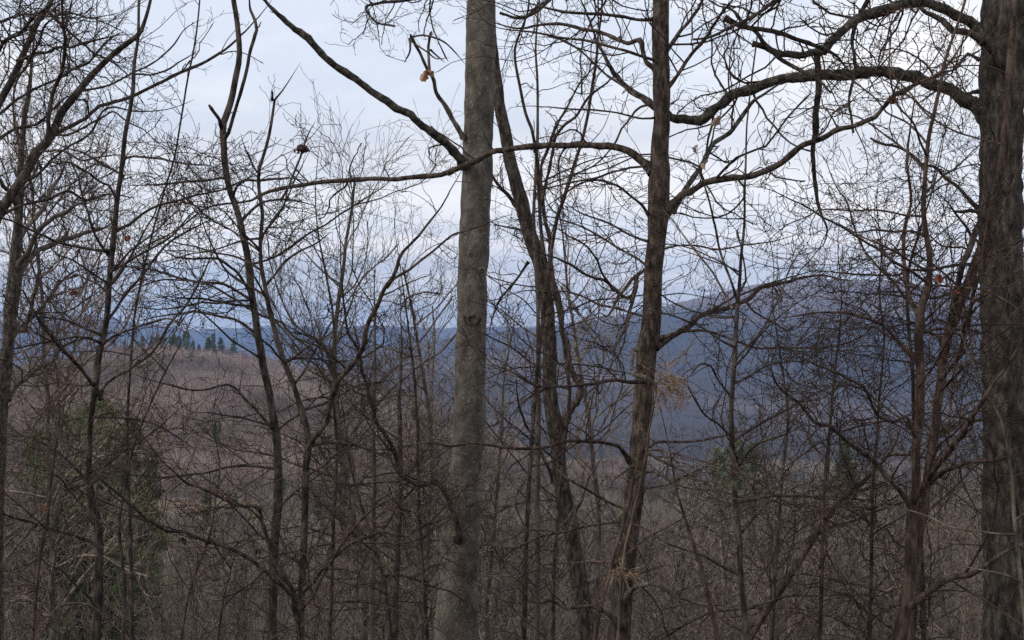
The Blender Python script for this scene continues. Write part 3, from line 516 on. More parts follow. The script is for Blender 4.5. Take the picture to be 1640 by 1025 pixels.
J = traced_tree('forked_tree', 'dark slender tree dividing low down into a wide V, its trunk reddish at the fork', 'tree', 7.5,
 '482,99,2.6 470,118,3 460,134,3.2 451,147,3.6 443,152,4 440,160,4.6 438,171,5 435,196,5 431,218,5 423,245,5 414,273,5.2 414,300,5.4 418,325,5.6 420,345,5.8 418,374,6 417,400,6.4 418,425,6.8 424,459,7.2 428,478,7.4 432,494,7.6 438,520,7.8 444,545,8 451,566,8 458,586,8 467,608,8.2 475,630,8.4 483,655,9 490,681,9.6 493,698,11 494,712,12 492,735,11 490,760,11 489,795,11 488,829,11 487,862,11.4 485,897,11.6 484,930,12 482,965,12.4 482,1023,13',
 [('494,716,11 499,709,9.6 509,692,9.2 520,675,9 524,660,9 528,645,9 539,624,8.8 550,606,8.8 563,585,8.6 574,565,8.4 580,550,8.2 584,535,8 590,516,7.6 598,500,7.4 608,480,7 618,463,6.8 625,448,6.4 632,432,6 639,418,5.8 646,405,5.6 657,392,5.2 670,378,5 684,360,4.6 700,340,4.4 712,322,4 722,306,3.8 735,285,3.4 745,262,3', 0, -1, dict(tw=SPARSE, bark='brown')),
  ('620,460,5 628,450,4.6 641,442,4.4 656,432,4.2 672,418,4 690,405,3.8 708,390,3.6 724,378,3.4 741,371,3.2 770,360,3 795,350,2.8 820,343,2.6', -.5, -1.2, dict(tw=FEW, bark='red')),
   ('436,160,4 436,153,3.4 436,147,3.4 435,145,2', 0, 0, dict(tw=NONE, blunt=1)),
  ('487,945,8 495,934,7 504,924,6.6 513,914,6.4 531,897,6.2 550,880,6 565,869,5.8 581,861,5.6 598,856,5.4 615,854,5.2 634,858,5 653,859,5 664,850,4.8 680,839,4.6 698,822,4.4 717,805,4.2 742,785,4 769,767,3.8 795,758,3.4 820,753,3.2', -.1, -.9, dict(tw=STD, bark='dark')),
  ('481,1012,10 478,990,8.5 474,970,8 472,955,8 464,938,7.6 456,925,7.4 441,908,7 436,886,6.6 430,862,6.4 420,836,6 417,818,5.6 410,812,5 396,812,5 375,805,5 355,794,4.8 335,784,4.8 316,778,4.6 297,776,4.6 280,762,4.4 263,747,4.2 244,722,4 225,695,3.8 205,672,3.4', 0, -.8, dict(tw=STD, bark='dark')),
  ('472,962,8 468,955,7 455,940,6.6 441,929,6.4 420,912,6.4 403,900,6.2 386,890,6 363,878,6 341,870,6 320,863,5.8 300,856,5.8 283,852,5.6 266,849,5.6 249,840,5.4 232,829,5.2 208,808,5 184,788,4.8 160,767,4.6 145,748,4 130,735,3.6', -.1, -1.1, dict(tw=STD, bark='dark')),
  ('489,910,5 505,880,4.4 520,850,4 535,818,3.8 560,790,3.6 590,760,3.2 620,735,3', 0, .7, dict(tw=STD, bark='red')),
  ('483,975,5 500,950,4.4 520,915,4.2 545,880,4 570,845,3.8 600,815,3.6 640,790,3.2', -.2, -1.2, dict(tw=STD, tm='rtwig')),
  ('455,580,4 440,565,3.6 425,550,3.4 410,540,3.2 390,525,3', 0, -.5, dict(tw=FEW)),
  ('430,480,4 420,465,3.4 412,450,3.2 405,440,3 396,428,2.8', 0, -.5, dict(tw=SPARSE)),
  ('418,385,4 425,370,3.6 440,350,3.4 455,330,3.2 462,300,3 480,280,2.6', 0, .5, dict(tw=STD)),
  ('426,456,4 440,440,3.6 455,420,3.4 480,402,3.2 505,390,3 530,370,2.8', 0, -.6, dict(tw=SPARSE)),
  ('416,280,3 404,262,2.8 392,240,2.6 384,215,2.4', 0, -.5, dict(tw=STD)),
 ], bark='dark', tw=STD, seed=29, arcs=(14, 300, 960), sides=18, kind='rough', top=0, crown=False, tapd=.35)
C1 = traced_tree('straight_sapling', 'straight dark sapling with many thin side shoots, left of the curving tree', 'sapling', 8.,
 '224,-40,4 222,0,4 222,35,4.4 221,68,5 215,102,5.4 214,126,6 212,150,6.2 207,182,6.6 201,212,7 198,242,7.2 195,273,7.4 191,295,7.8 188,314,8.4 185,345,8.8 183,380,9 179,410,9 176,442,9 174,478,9 171,511,9.4 166,538,9.8 160,562,10 156,585,10.4 154,613,10.6 150,642,9 145,675,8.4 143,718,8.4 142,760,8.6 143,790,9 146,812,10 152,823,12 157,835,13 159,860,13 159,880,13 158,915,13.4 158,948,14 155,985,14.6 154,1023,16',
 [('156,632,8 152,616,6.6 145,608,6.2 137,600,6 126,586,5.8 115,573,5.6 102,562,5.4 84,538,5.2 68,520,5 52,496,4.8 34,466,4.6 18,452,4.2 0,436,4', 0, -.7, dict(tw=SPARSE)),
  ('160,640,6 164,620,5 180,604,4.8 205,593,4.6 222,580,4.4 239,569,4.2 256,548,4.2 273,524,4 286,506,3.8 297,490,3.8 312,462,3.6 331,425,3.4 345,398,3 352,372,2.8', 0, .8, dict(tw=SPARSE)),
  ('187,320,5 184,314,4.4 175,300,4.2 160,294,4 145,282,4 126,270,3.8 112,262,3.6 98,262,3.6 80,260,3.2 65,253,3', 0, -.8, dict(tw=STD)),
  ('196,282,5 191,277,4.2 178,270,4 160,259,3.8 145,250,3.8 130,242,3.6 106,235,3.4 82,225,3.2', 0, .6, dict(tw=STD)),
  ('198,262,4 201,254,3.8 211,251,3.8 222,251,3.8 240,252,3.6 259,253,3.6 276,258,3.4 294,263,3.4 316,265,3.2 338,266,3 365,276,2.6', 0, -.8, dict(tw=STD, tm='rtwig')),
  ('214,124,4 217,119,3.4 238,120,3.4 255,115,3.2 273,109,3.2 286,101,3 300,92,3 320,80,2.6', 0, .5, dict(tw=SPARSE)),
  ('176,440,4 190,420,3.6 210,404,3.4 230,388,3.2 250,368,3 268,350,2.8 290,335,2.6', 0, -.7, dict(tw=DENSE, tm='rtwig')),
  ('170,515,5 185,495,4.6 200,470,4.4 220,450,4.2 240,430,4 256,405,3.8 275,385,3.6 300,368,3.4 330,352,3.2 360,338,3', 0, .6, dict(tw=STD)),
  ('163,552,5 180,540,4.4 205,530,4.2 230,520,4 260,512,3.6 290,515,3.2', -.2, -1, dict(tw=SPARSE)),
  ('174,470,4 155,455,3.8 140,446,3.6 120,440,3.4 100,446,3.2 80,452,3', 0, .8, dict(tw=DENSE)),
  ('163,550,4 140,540,3.8 120,538,3.6 90,546,3.6 60,552,3.4 30,556,3.2 0,562,3', -.2, -.9, dict(tw=STD)),
  ('154,612,4 130,618,3.6 95,612,3.4 60,618,3.2 25,616,3 0,622,2.8', .2, .8, dict(tw=DENSE, tm='rtwig')),
  ('158,845,6 150,800,5 143,770,4.6 130,760,4.4 118,765,4.4 112,785,4 100,770,3.6 85,760,3.4', -.1, -.8, dict(tw=STD)),
  ('160,985,6 150,975,5 130,968,4.6 100,970,4.4 80,985,4', -.1, -.8, dict(tw=STD, bark='pale')),
 ], bark='dark', tw=STD, seed=31, arcs=(12, 350, 980), sides=18, kind='rough', top=2, crown=False)
Dg = traced_tree('spreading_tree', 'grey brown tree at the edge of view with stems fanning out to the upper right', 'tree', 9.5,
 '250,-60,4 241,0,5 234,26,6 225,51,7 208,66,8 191,79,8.4 177,91,9 164,102,9.4 148,120,10 133,137,10.6 117,158,11.4 102,178,12 92,197,12.6 82,218,13.4 70,234,14 58,246,14.4 48,264,14.8 38,283,15.2 20,312,15.6 0,341,16 -18,380,17 -30,430,18 -40,500,19 -46,640,20 -50,800,22 -52,1025,24',
 [('78,224,10 82,218,8 104,206,7.6 126,195,7.4 143,184,7.2 160,174,7 182,164,6.8 205,154,6.6 229,145,6.4 253,135,6.2 276,124,6 300,113,5.8 321,103,5.6 341,92,5.4 360,80,5 379,65,4.8 394,50,4.4 406,34,4.2 420,18,3.8 436,0,3.4', 0, .6, dict(tw=SPARSE)),
  ('74,228,9 79,210,8.4 79,191,8 80,174,7.8 82,159,7.6 89,142,7.4 96,126,7.2 100,106,7 102,85,6.8 103,60,6.6 102,30,6.2 102,0,6 103,-40,5', 0, -.6, dict(tw=STD)),
  ('128,146,5 130,147,4.6 150,144,4.4 171,138,4.2 192,129,4 212,119,3.8 233,109,3.8 253,96,3.6 266,84,3.4 280,68,3.2 294,48,3 310,36,2.8 326,28,2.4', 0, .7, dict(tw=SPARSE)),
  ('50,262,6 44,248,5.4 38,240,5 32,222,4.8 24,205,4.6 22,180,4.4 24,150,4.2 34,120,4 52,95,3.8 64,60,3.4', 0, .5, dict(tw=STD)),
  ('30,296,6 60,276,5 90,250,4.6 120,228,4.4 150,206,4.2 165,178,4 185,172,3.8 210,178,3.4 240,178,3.2 275,172,3 310,160,2.6', 0, -.8, dict(tw=STD)),
  ('62,244,5 85,240,4.4 110,246,4 130,256,3.8 160,250,3.6 190,248,3.4 215,258,3', 0, -.8, dict(tw=STD)),
  ('84,214,5 110,215,4.4 130,206,4.2 155,192,4 180,178,3.8 205,196,3.6 228,208,3.4 250,228,3.2 275,238,3', 0, -.6, dict(tw=SPARSE)),
  ('10,322,6 40,300,5 60,270,5 64,262,4.6 66,300,4.4 62,320,3.6', .2, .7, dict(tw=STD)),
  ('-10,360,8 10,345,7 40,330,6 80,318,5.6 110,305,5.2 140,322,4.8 180,310,4.4 210,318,4', .2, 1.2, dict(tw=STD)),
  ('96,124,5 120,110,4.6 146,98,4.4 165,75,4.2 180,60,4 200,50,3.6', .1, .9, dict(tw=DENSE)),
 ], bark='dark', tw=STD, seed=37, lw=.85, sides=24, kind='rough', top=3)
D2 = traced_tree('arching_tree', 'dark tree leaning in over the corner with a tangle of fine twigs', 'tree', 10.5,
 '100,-60,6 82,0,8 72,18,8.4 61,34,9 50,60,9.4 38,85,10 30,105,10.4 20,126,10.8 10,146,11 0,164,11.4 -14,195,12 -30,250,13 -44,330,14 -56,450,15 -62,700,17 -64,1025,20',
 [('28,98,7 51,89,6.4 76,82,6 102,75,5.6 128,70,5.2 154,65,5 172,60,4.6 191,56,4.2 215,54,3.6', 0, -.8, dict(tw=DENSE)),
  ('66,30,7 72,14,6.6 82,24,6.2 92,34,6 106,46,5.6 120,60,5.2 138,74,4.8 150,84,4.4 175,95,4 200,114,3.6 222,138,3', 0, .7, dict(tw=STD)),
  ('18,130,6 40,110,5.4 52,88,5 66,66,4.6 74,40,4.4 92,24,4.2 112,10,4 130,-10,3.6', 0, -.9, dict(tw=DENSE)),
  ('-12,190,7 10,178,6 30,160,5.6 60,140,5.2 95,125,4.8 120,108,4.4 140,96,4', 0, .8, dict(tw=DENSE)),
  ('-30,240,8 0,222,6.6 25,205,6.2 55,200,5.6 78,180,5.2 100,160,4.8 120,150,4.2', 0, -.9, dict(tw=DENSE)),
  ('-10,100,8 10,66,7 35,50,6.6 60,22,6 85,6,5.4 110,-10,5', -.5, -1.2, dict(tw=DENSE)),
  ('-20,40,7 10,30,6.2 40,20,5.6 75,25,5 110,20,4.4 150,30,4 190,22,3.4', -.6, -1.4, dict(tw=DENSE)),
 ], bark='dark', tw=DENSE, seed=41, lw=.8, sides=20, kind='rough', top=2)
Dw = traced_tree('old_grey_tree', 'greyish rough tree beyond the spreading tree, limbs rising to the upper right', 'tree', 17.,
 '34,240,9 33,280,11 31,340,13 28,370,14 26,391,16 25,425,18 24,459,18 20,486,19 17,511,19 14,545,19 10,579,20 7,615,20 3,647,20 -2,720,22 -6,820,24 -10,1025,28',
 [('24,460,12 34,436,10 42,422,9.6 50,410,9.4 61,400,9 80,392,8.4 102,384,8 124,378,7.4 143,371,7 165,366,6 186,355,5', 0, .8, dict(tw=LONG, bark='mid')),
  ('26,430,10 40,410,9 52,390,8.6 62,370,8.2 80,352,7.6 102,342,7 120,328,6.4 140,318,6 160,300,5', 0, -.8, dict(tw=LONG, bark='mid')),
  ('28,395,9 40,370,8 56,350,7.6 70,330,7 84,300,6.6 96,282,6 110,250,5', 0, 1, dict(tw=LONG, bark='mid')),
  ('30,345,8 20,320,7 8,300,6.6 -10,280,6', 0, -1, dict(tw=LONG)),
  ('24,520,8 38,531,7 46,510,6.6 55,477,6.4 60,455,6 61,439,5.6 66,432,3', -.2, -.8, dict(tw=SPARSE, blunt=1)),
  ('18,540,8 36,525,6 60,500,5.4 84,470,5 110,440,4.6 140,430,4.2', .2, 1.2, dict(tw=LONG)),
  ('12,640,8 36,610,7 60,590,6 86,575,5.4 110,550,5 150,540,4.4', .2, 1.2, dict(tw=LONG)),
 ], bark='dark', twigm='twig', tw=LONG, seed=43, sides=18, kind='rough', top=2)
# slim stems between the big trunks
def stem(name, label, D, s, bark='dark', tw=SPARSE, seed=50, limbs=(), top=2.0, cat='sapling', tm='twig', group=None):
    if parse(s)[0][1] > 0: top = 0
    return traced_tree(name, label, cat, D, s, list(limbs), bark=bark, twigm=tm, tw=tw, seed=seed, arcs=(3, max(200, parse(s)[0][1] + 150), 970), sides=10, kind='rough', top=top, crown=False, trunk_tw=tw, group=group)
stem('thin_sapling', 'thin upright stem just right of the leaning dark tree, running up into the sky', 11.,
 '866,-20,2.6 860,40,3 858,85,3.4 861,137,4 861,180,4.2 861,218,4.6 858,280,5 855,348,5.4 858,420,6 861,500,6.6 862,590,7.4 862,675,8 861,760,8.6 861,850,9 860,940,10 860,1025,11', 'mid', seed=51)
stem('thin_sapling', 'wavy slim stem crossing the bough of the brown tree, closest to the leaning dark tree', 10.5,
 '848,-20,2.6 846,17,3 834,48,3.6 826,70,4 824,85,4.2 826,106,4.4 832,136,4.6 838,167,4.8 844,190,5 851,205,5.2 858,240,5.4 862,280,5.6 864,330,5.8 870,400,6 890,480,6 905,560,6 912,640,6 905,700,6 900,760,6 894,820,6 888,900,6 885,1025,7', 'dark', seed=52)
stem('thin_sapling', 'slim stem leaning right between the leaning dark tree and the brown tree', 9.8,
 '966,-20,3 962,31,3.6 957,66,4 955,96,4.4 949,138,4.6 943,178,4.8 937,206,5 930,232,5 918,268,5.2 906,307,5.4 899,330,5.6 892,348,5.8 884,392,6 876,450,6 868,520,6 860,600,6.4 852,700,6.8 846,800,7.2 842,900,8 838,1025,9', 'brown', seed=53)
stem('thin_sapling', 'long thin dark stem between the curving tree and the wide V tree', 9.2,
 '520,180,2.4 512,230,2.8 505,300,3.2 508,360,3.4 520,430,3.6 533,500,4 536,560,4.4 534,640,4.8 540,720,5.2 536,800,5.6 532,880,6 530,950,6.4 528,1025,7', 'dark', seed=54)
stem('thin_sapling', 'thin reddish stem leaning to the right below the brown tree', 7.2,
 '1032,560,2.4 1045,610,3 1056,650,3.4 1066,690,4 1072,720,4.6 1078,755,5.2 1084,790,5.6 1098,832,6 1110,870,6.4 1122,905,6.8 1130,940,7 1140,980,7.6 1150,1025,8', 'red', tw=SPARSE, seed=55, tm='rtwig', top=.3)
stem('thin_sapling', 'reddish stem rising beside the furrowed foot of the brown tree', 6.8,
 '1064,560,3 1056,600,4 1050,640,4.6 1042,680,5.2 1030,720,5.8 1018,752,6 1008,800,6.4 998,840,6.6 985,880,6.6 975,930,6.8 962,970,7 952,1025,7.4', 'red', tw=FEW, seed=56, tm='rtwig', top=.2)
stem('thin_sapling', 'dark stem bending through the thicket left of the pale grey trunk', 9.6,
 '527,560,2.6 540,610,3.2 548,650,3.6 556,700,4.4 560,740,4.8 570,780,5.2 582,820,5.4 592,850,5.8 604,890,6 616,930,6.4 622,980,7 626,1025,7.6', 'dark', tw=STD, seed=57, top=.5)
stem('thin_sapling', 'upright grey stem in the thicket between the V tree and the pale grey trunk', 12.5,
 '604,380,3 600,440,4 600,500,5 600,580,6.4 598,660,7.6 598,760,8.6 597,850,9.4 596,940,10 596,1025,11', 'mid', tw=STD, seed=58)
stem('thin_sapling', 'upright stem with dense side twigs close to the pale grey trunk on its left', 13.,
 '640,440,3 642,500,4 643,560,5 640,640,6.4 641,720,7.6 641,800,8.4 637,880,9 634,950,10 632,1025,11', 'dark', tw=STD, seed=59)
stem('thin_sapling', 'thin dark sapling with long bent shoots beside the furrowed right-hand giant', 8.8,
 '1540,120,2.4 1520,170,2.8 1510,230,3 1500,280,3.4 1486,330,4 1470,380,4.4 1456,430,4.8 1452,480,5.2 1456,540,5.6 1462,600,6 1464,700,6.4 1470,800,7 1476,900,7.6 1480,1025,8', 'dark', tw=DENSE, seed=60)
stem('thin_sapling', 'pale crooked stem crossing the foot of the rugged furrowed tree', 6.8,
 '1520,440,3 1524,480,4 1536,520,4.4 1548,560,4.8 1566,600,5 1582,635,5 1598,660,5.2 1610,700,5.4 1620,760,5.6 1624,830,6 1632,900,6.4 1640,980,7 1644,1025,7', 'pale', tw=FEW, seed=61, top=.3)
stem('thin_sapling', 'thin stem rising steeply left of the straight dark sapling', 7.6,
 '78,470,2.6 84,540,3.2 90,600,3.6 96,660,4 88,720,4.4 82,770,5 76,830,5.4 66,880,5.8 58,940,6.4 52,1025,7', 'red', tw=STD, seed=62, tm='rtwig')
stem('thin_sapling', 'long thin shoot leaning right, just right of the straight dark sapling', 7.4,
 '360,360,2.2 338,420,2.8 318,480,3.2 292,545,3.6 262,600,3.8 235,660,4 212,720,4.2 200,780,4.6 190,840,5 196,900,5.4 200,960,5.6 196,1025,6', 'dark', tw=SPARSE, seed=63)
stem('thin_sapling', 'thin shoot rising from the thicket to the hanging dead leaves at the curving tree', 7.2,
 '352,560,2.2 348,620,2.8 340,680,3.2 352,740,3.4 345,800,3.6 335,860,3.8 320,900,4 300,960,4.4 290,1025,5', 'dark', tw=SPARSE, seed=64)
stem('thin_sapling', 'thin sinuous shoot between the curving tree and the straight sapling, low in the thicket', 7.3,
 '395,760,2.4 392,830,3 378,880,3.4 368,920,3.8 358,960,4.2 352,1000,4.6 350,1025,5', 'red', tw=STD, seed=65, tm='rtwig', top=.4)
stem('thin_sapling', 'dark bent sapling arching through the gap right of the slender sapling', 8.,
 '1220,330,2.4 1232,380,2.8 1240,430,3 1236,480,3.4 1246,540,3.6 1254,600,4 1262,660,4.4 1258,720,4.8 1250,790,5.2 1246,860,5.6 1240,940,6.2 1236,1025,7', 'dark', tw=DENSE, seed=66)
stem('thin_sapling', 'thin upright sapling in front of the mountain, halfway between the slender and the forked sapling', 8.3,
 '1342,280,2.4 1346,330,2.8 1342,400,3 1348,470,3.4 1345,530,3.8 1336,600,4.2 1330,680,4.8 1322,760,5.2 1318,840,5.8 1316,920,6.4 1312,1025,7', 'red', tw=DENSE, seed=67, tm='rtwig')
stem('thin_sapling', 'thin dark sapling in front of the mountain nearer the forked sapling', 8.6,
 '1400,200,2.2 1408,260,2.6 1404,330,2.8 1412,400,3 1408,470,3.2 1416,540,3.6 1410,620,4 1404,700,4.4 1398,780,5 1396,880,5.6 1392,1025,6.4', 'dark', tw=DENSE, seed=68)
stem('thin_sapling', 'thin dark stem close behind the wide V fork', 9.4,
 '640,300,2.2 632,360,2.6 640,420,3 648,480,3.4 656,540,3.8 664,610,4.2 668,690,4.6 670,770,5 674,860,5.6 680,950,6.2 684,1025,7', 'dark', tw=STD, seed=69)
stem('thin_sapling', 'slender vertical sapling between the straight sapling and the curving tree', 10.,
 '322,-30,2.2 318,20,2.6 312,70,2.8 300,130,3 290,190,3 280,250,3.2 262,310,3.2 245,370,3.4 228,440,3.8 215,510,4 208,600,4.4 204,700,5 206,800,5.6 210,900,6.4 212,1025,7', 'dark', tw=SPARSE, seed=70)
# more boughs reaching in from trees whose trunks stand outside the view
def bough(name, label, D0, D1, s, bark='dark', tw=STD, seed=80, tm='twig', side=(0, 0)):
    """a whole tree outside the view: trunk from the ground, its bough reaching in"""
    rng = np.random.default_rng(seed)
    P, Rr = trace(s, D0, D1, rng, step=.05); b = P[0]; gz = float(ground(b[0], b[1])) - .1
    n = 30; f = np.linspace(0, 1, n)[:, None]; base = np.array([b[0] + side[0], b[1] + side[1], gz])
    TP = base * (1 - f) + b * f; TP[:, :2] += np.sin(f * 2.5) * .15
    ext = b + np.array([0, 0, 1]) * np.linspace(.1, 2, 10)[:, None]; TP = np.vstack([TP, ext])
    tr = np.concatenate([Rr[0] * (2.2 - 1.0 * f[:, 0]), Rr[0] * np.linspace(1.1, .1, 10)])
    root = thing(name, label, 'tree', tuple(float(v) for v in base))
    mk('trunk', *trunk_tube(TP, tr, 16, rng, 'rough'), MT[bark], root)
    lo = mk('limb', *tubes(P[None], Rr[None], 8, rng, .05), MT[bark], root)
    a, c = resample(P, Rr); g = twiggy(a, c, rng, tw)
    mk('twig_sprays', *tubes(*g, 3), MT[tm], lo)
    return root
UPC = [('1300,-60,9 1260,-20,8 1230,10,7 1200,30,6 1170,45,5 1140,60,4.4 1110,64,4', 71), ('1420,-60,9 1400,-20,8 1380,20,7 1368,60,6 1375,110,5 1360,160,4.4 1366,210,4', 72),
       ('930,-70,8 900,-20,7 880,5,6.4 860,22,6 830,30,5 800,20,4.4', 73), ('700,-50,7 690,-12,6 660,-2,5.4 630,2,5 600,4,4.4 585,14,4 600,36,3.6 630,44,3.2', 74)]
for i, (s, sd_) in enumerate(UPC):
    D = 9.5 + i * .4
    rng = np.random.default_rng(sd_); P, Rr = trace(s, D, D - .8, rng, step=.05)
    par = [E, E, B, A][i]
    # these limbs grow from the crowns of the traced trees, above the view
    tb = {0: (1612, -60, 10.), 1: (1612, -70, 10.), 2: (1058, -60, 9.), 3: (772, -70, 12.)}[i]
    q = PX(*tb); m_ = (q + P[0]) / 2 + np.array([0, 0, .12])
    ext = spline([(*q, Rr[0] * 1.4), (*m_, Rr[0] * 1.2), (*P[0], Rr[0])], .05)
    P = np.vstack([ext[:-1, :3], P]); Rr = np.concatenate([ext[:-1, 3], Rr])
    lo = mk('limb', *tubes(P[None], Rr[None], 8, rng, .05), MT['dark'], par)
    a, c = resample(P, Rr, 60); mk('twig_sprays', *tubes(*twiggy(a, c, rng, DENSE), 3), MT['twig'], lo)

# dead leaves and seed heads still hanging on the branches: parts of their trees
def leaf_mesh(c, size, rng, n=1, droop=1.):
    """curled oak-like leaves: a folded lobed blade with some thickness"""
    Vs = []; Qs = []; o = 0
    for _ in range(n):
        L = size * rng.uniform(.7, 1.1); W = L * .62; a = rng.uniform(0, 6.28); k = 9
        ax = unit(np.array([math.cos(a) * .5, math.sin(a) * .5, -droop + rng.normal() * .3])); sd = unit(np.cross(ax, rng.normal(size=3))); nn = np.cross(ax, sd)
        rows = []
        for i in range(k):
            u = i / (k - 1); w = W * math.sin(math.pi * min(1, u * .92 + .06)) ** .8 * (1 + .22 * math.sin(u * 19)) * .5
            ctr = c + ax * L * u + nn * math.sin(u * 3) * L * .2 + rng.normal(size=3) * L * .02
            rows.append([ctr + sd * w * q + nn * abs(q) * w * .9 for q in (-1, -.5, 0, .5, 1)])
        V = np.array(rows).reshape(-1, 3)
        i = np.arange(k - 1)[:, None] * 5 + np.arange(4)[None]
        Q = np.stack([i, i + 1, i + 6, i + 5], -1).reshape(-1, 4)
        V2 = V + nn * .0012; m_ = len(V)
        Vs += [V, V2]; Qs += [Q + o, Q[:, ::-1] + o + m_]; o += 2 * m_
    return np.concatenate(Vs), np.concatenate(Qs)
rl = np.random.default_rng(99)
def hang(par, px, py, D, size, n, m, name='dead_leaf'):
    mk(name, *leaf_mesh(PX(px, py, D), size, rl, n), MT[m], par)
hang(A, 683, 112, 11.1, .13, 2, 'leaf')
hang(I_, 484, 232, 8.3, .06, 5, 'darkleaf'); hang(I_, 478, 240, 8.3, .045, 3, 'darkleaf'); hang(I_, 492, 236, 8.25, .04, 3, 'darkleaf')
hang(B, 1153, 186, 9.2, .11, 1, 'tanleaf'); hang(B, 1135, 258, 8.9, .12, 1, 'tanleaf'); hang(B, 1118, 232, 8.8, .07, 1, 'tanleaf')
hang(B, 1430, 156, 7.9, .045, 5, 'redleaf'); hang(Fc, 1505, 440, 7.4, .06, 3, 'redleaf'); hang(Fc, 1530, 462, 7.4, .05, 3, 'redleaf')
hang(C1, 118, 465, 7.6, .045, 3, 'redleaf'); hang(C1, 204, 378, 7.8, .04, 3, 'redleaf')
hang(C1, 72, 806, 7.4, .05, 2, 'leaf')
hang(J, 290, 862, 7.1, .05, 2, 'darkleaf'); hang(J, 411, 880, 7.2, .05, 2, 'darkleaf')
def seedhead(name, label, D, s, heads, seed):
    """a tall dry weed: one stem and feathery drooping plumes"""
    rng = np.random.default_rng(seed); P, Rr = trace(s, D, D, rng, step=.03)
    P = P[::-1]; Rr = Rr[::-1]
    b = P[0]; gz = float(ground(b[0], b[1])) - .05; n = 14; f = np.linspace(0, 1, n, endpoint=False)[:, None]
    ext = np.array([b[0], b[1], gz]) * (1 - f) + b * f
    P = np.vstack([ext, P]); Rr = np.concatenate([np.full(n, Rr[0]), Rr])
    root = thing(name, label, 'dry weed', tuple(float(v) for v in P[0]))
    mk('stem', *tubes(P[None], Rr[None], 5), MT['brush'], root)
    tip = P[-1]
    for (px, py, r) in heads:
        c = PX(px, py, D); k = 9; m = 9; pts = np.empty((k, m, 3)); pts[:, 0] = tip + (c - tip) * .35
        d = unit(unit(c - tip) + rng.normal(size=(k, 3)) * np.array([.6, .5, .45]) + np.array([0, 0, .35]))
        for q in range(1, m):
            d = unit(d + np.array([0, 0, -.19]) + rng.normal(size=(k, 3)) * .24); pts[:, q] = pts[:, q - 1] + d * r * .15
        rad = np.tile(np.linspace(.0016, .0008, m), (k, 1))
        fl = sprout(pts, rad, rng, dens=95, lmin=.015, lmax=.05, ang=(30, 90), tmin=.15, up=-.5, rmin=.0014, rf=1.2, bud=2.2, n=5, flat=1)
        sp = np.stack([np.tile(tip, (k, 1)), (tip + pts[:, 0]) / 2, pts[:, 0]], 1)
        V, Q = join([tubes(pts, rad, 4), tubes(*fl, 3), tubes(sp, np.full((k, 3), .0012), 3)])
        mk('plume', V, Q, MT['plume'], root)
    return root
seedhead('dry_goldenrod', 'dry weed with drooping orange brown plumes against the blue mountain', 6.2, '1046,618,2.6 1046,650,3 1040,690,3.2 1034,730,3.4 1024,780,3.6 1012,830,3.8 1002,880,4 992,940,4.4 986,1025,5', [(1064, 600, .17), (1088, 606, .18), (1096, 630, .13), (1066, 632, .11)], 5)
seedhead('dry_goldenrod', 'dry weed with a small brown plume at the foot of the brown tree', 6.4, '1000,925,2.6 998,950,3 994,980,3.2 988,1025,3.6', [(992, 915, .10), (1010, 918, .08)], 6)

def knot(par, px, py, D, r, m, dark=True):
    """a round branch scar: a raised collar of bark about a sunken dark centre, sitting on the trunk's face"""
    c = PX(px, py, D); rg = [(1.25, .0), (1.05, .22), (.8, .34), (.58, .30), (.42, .12), (.2, .02), (.01, .0)]; k = 18; a = np.arange(k) * 2 * np.pi / k
    V = np.array([[c[0] + rr * r * np.cos(x) * (1 + .1 * np.sin(3 * x)), c[1] - h * r * 1.2, c[2] + rr * r * .85 * np.sin(x) * (1 + .08 * np.cos(2 * x))] for rr, h in rg for x in a])
    i = np.arange(len(rg) - 1)[:, None] * k; j = np.arange(k)[None]; Q = np.stack([i + j, i + (j + 1) % k, i + k + (j + 1) % k, i + k + j], -1).reshape(-1, 4)
    mk('knot', V[:k * 4], Q[:k * 3], MT[m], par); mk('knot', V[k * 3:] + np.array([0, -.002, 0]), Q[:k * 3], MT['dark'], par)
knot(A, 757, 512, 11.865, .07, 'brown'); knot(A, 754, 408, 11.862, .028, 'grey'); knot(A, 772, 432, 11.88, .026, 'grey'); knot(A, 766, 156, 11.868, .018, 'grey')
knot(A, 736, 864, 11.80, .05, 'dark'); knot(A, 764, 200, 11.862, .014, 'grey'); knot(B, 1048, 455, 8.93, .022, 'dark'); knot(B, 1030, 585, 8.94, .03, 'dark')


# ------------------------------------------------------------------ setting
def grid(name, xs, ys, zf, m, kind='structure'):
    X, Y = np.meshgrid(xs, ys); return gridv(name, X, Y, zf(X, Y), m, kind)
def gridv(name, X, Y, Z, m, kind='structure'):
    h, w = X.shape; V = np.stack([X, Y, Z], -1).reshape(-1, 3)
    i = np.arange(h - 1)[:, None] * w + np.arange(w - 1)[None]
    Q = np.stack([i, i + 1, i + w + 1, i + w], -1).reshape(-1, 4)
    o = mk(name, V, Q, m); o['kind'] = kind; return o
mg = mat('leaf_litter_ground', [(0.4, (.05, .038, .028)), (0.5, (.11, .08, .055)), (0.6, (.18, .13, .09))], .35, bump=.6, bscale=3, detail=10, dist=.2, spots=(.62, .012, (.10, .095, .055)))
def fan(dists, a0, a1, n):
    """rows at growing distance; columns spread with the distance"""
    a = np.tan(np.linspace(R(a0), R(a1), n)); Y, A = np.meshgrid(dists, a, indexing='ij'); return A * Y, Y
near = np.concatenate([[-400, -200, -100, -50, -25, -12, -6], np.arange(-3, 60, 1.0), np.geomspace(60, 1100, 160)])
wd = np.linspace(-1, 1, 260); wd = np.sign(wd) * np.abs(wd) ** 1.3
Yg, Ag = np.meshgrid(near, wd, indexing='ij')
half = 30 + np.maximum(Yg, 0) * 1.25
Xg = Ag * half
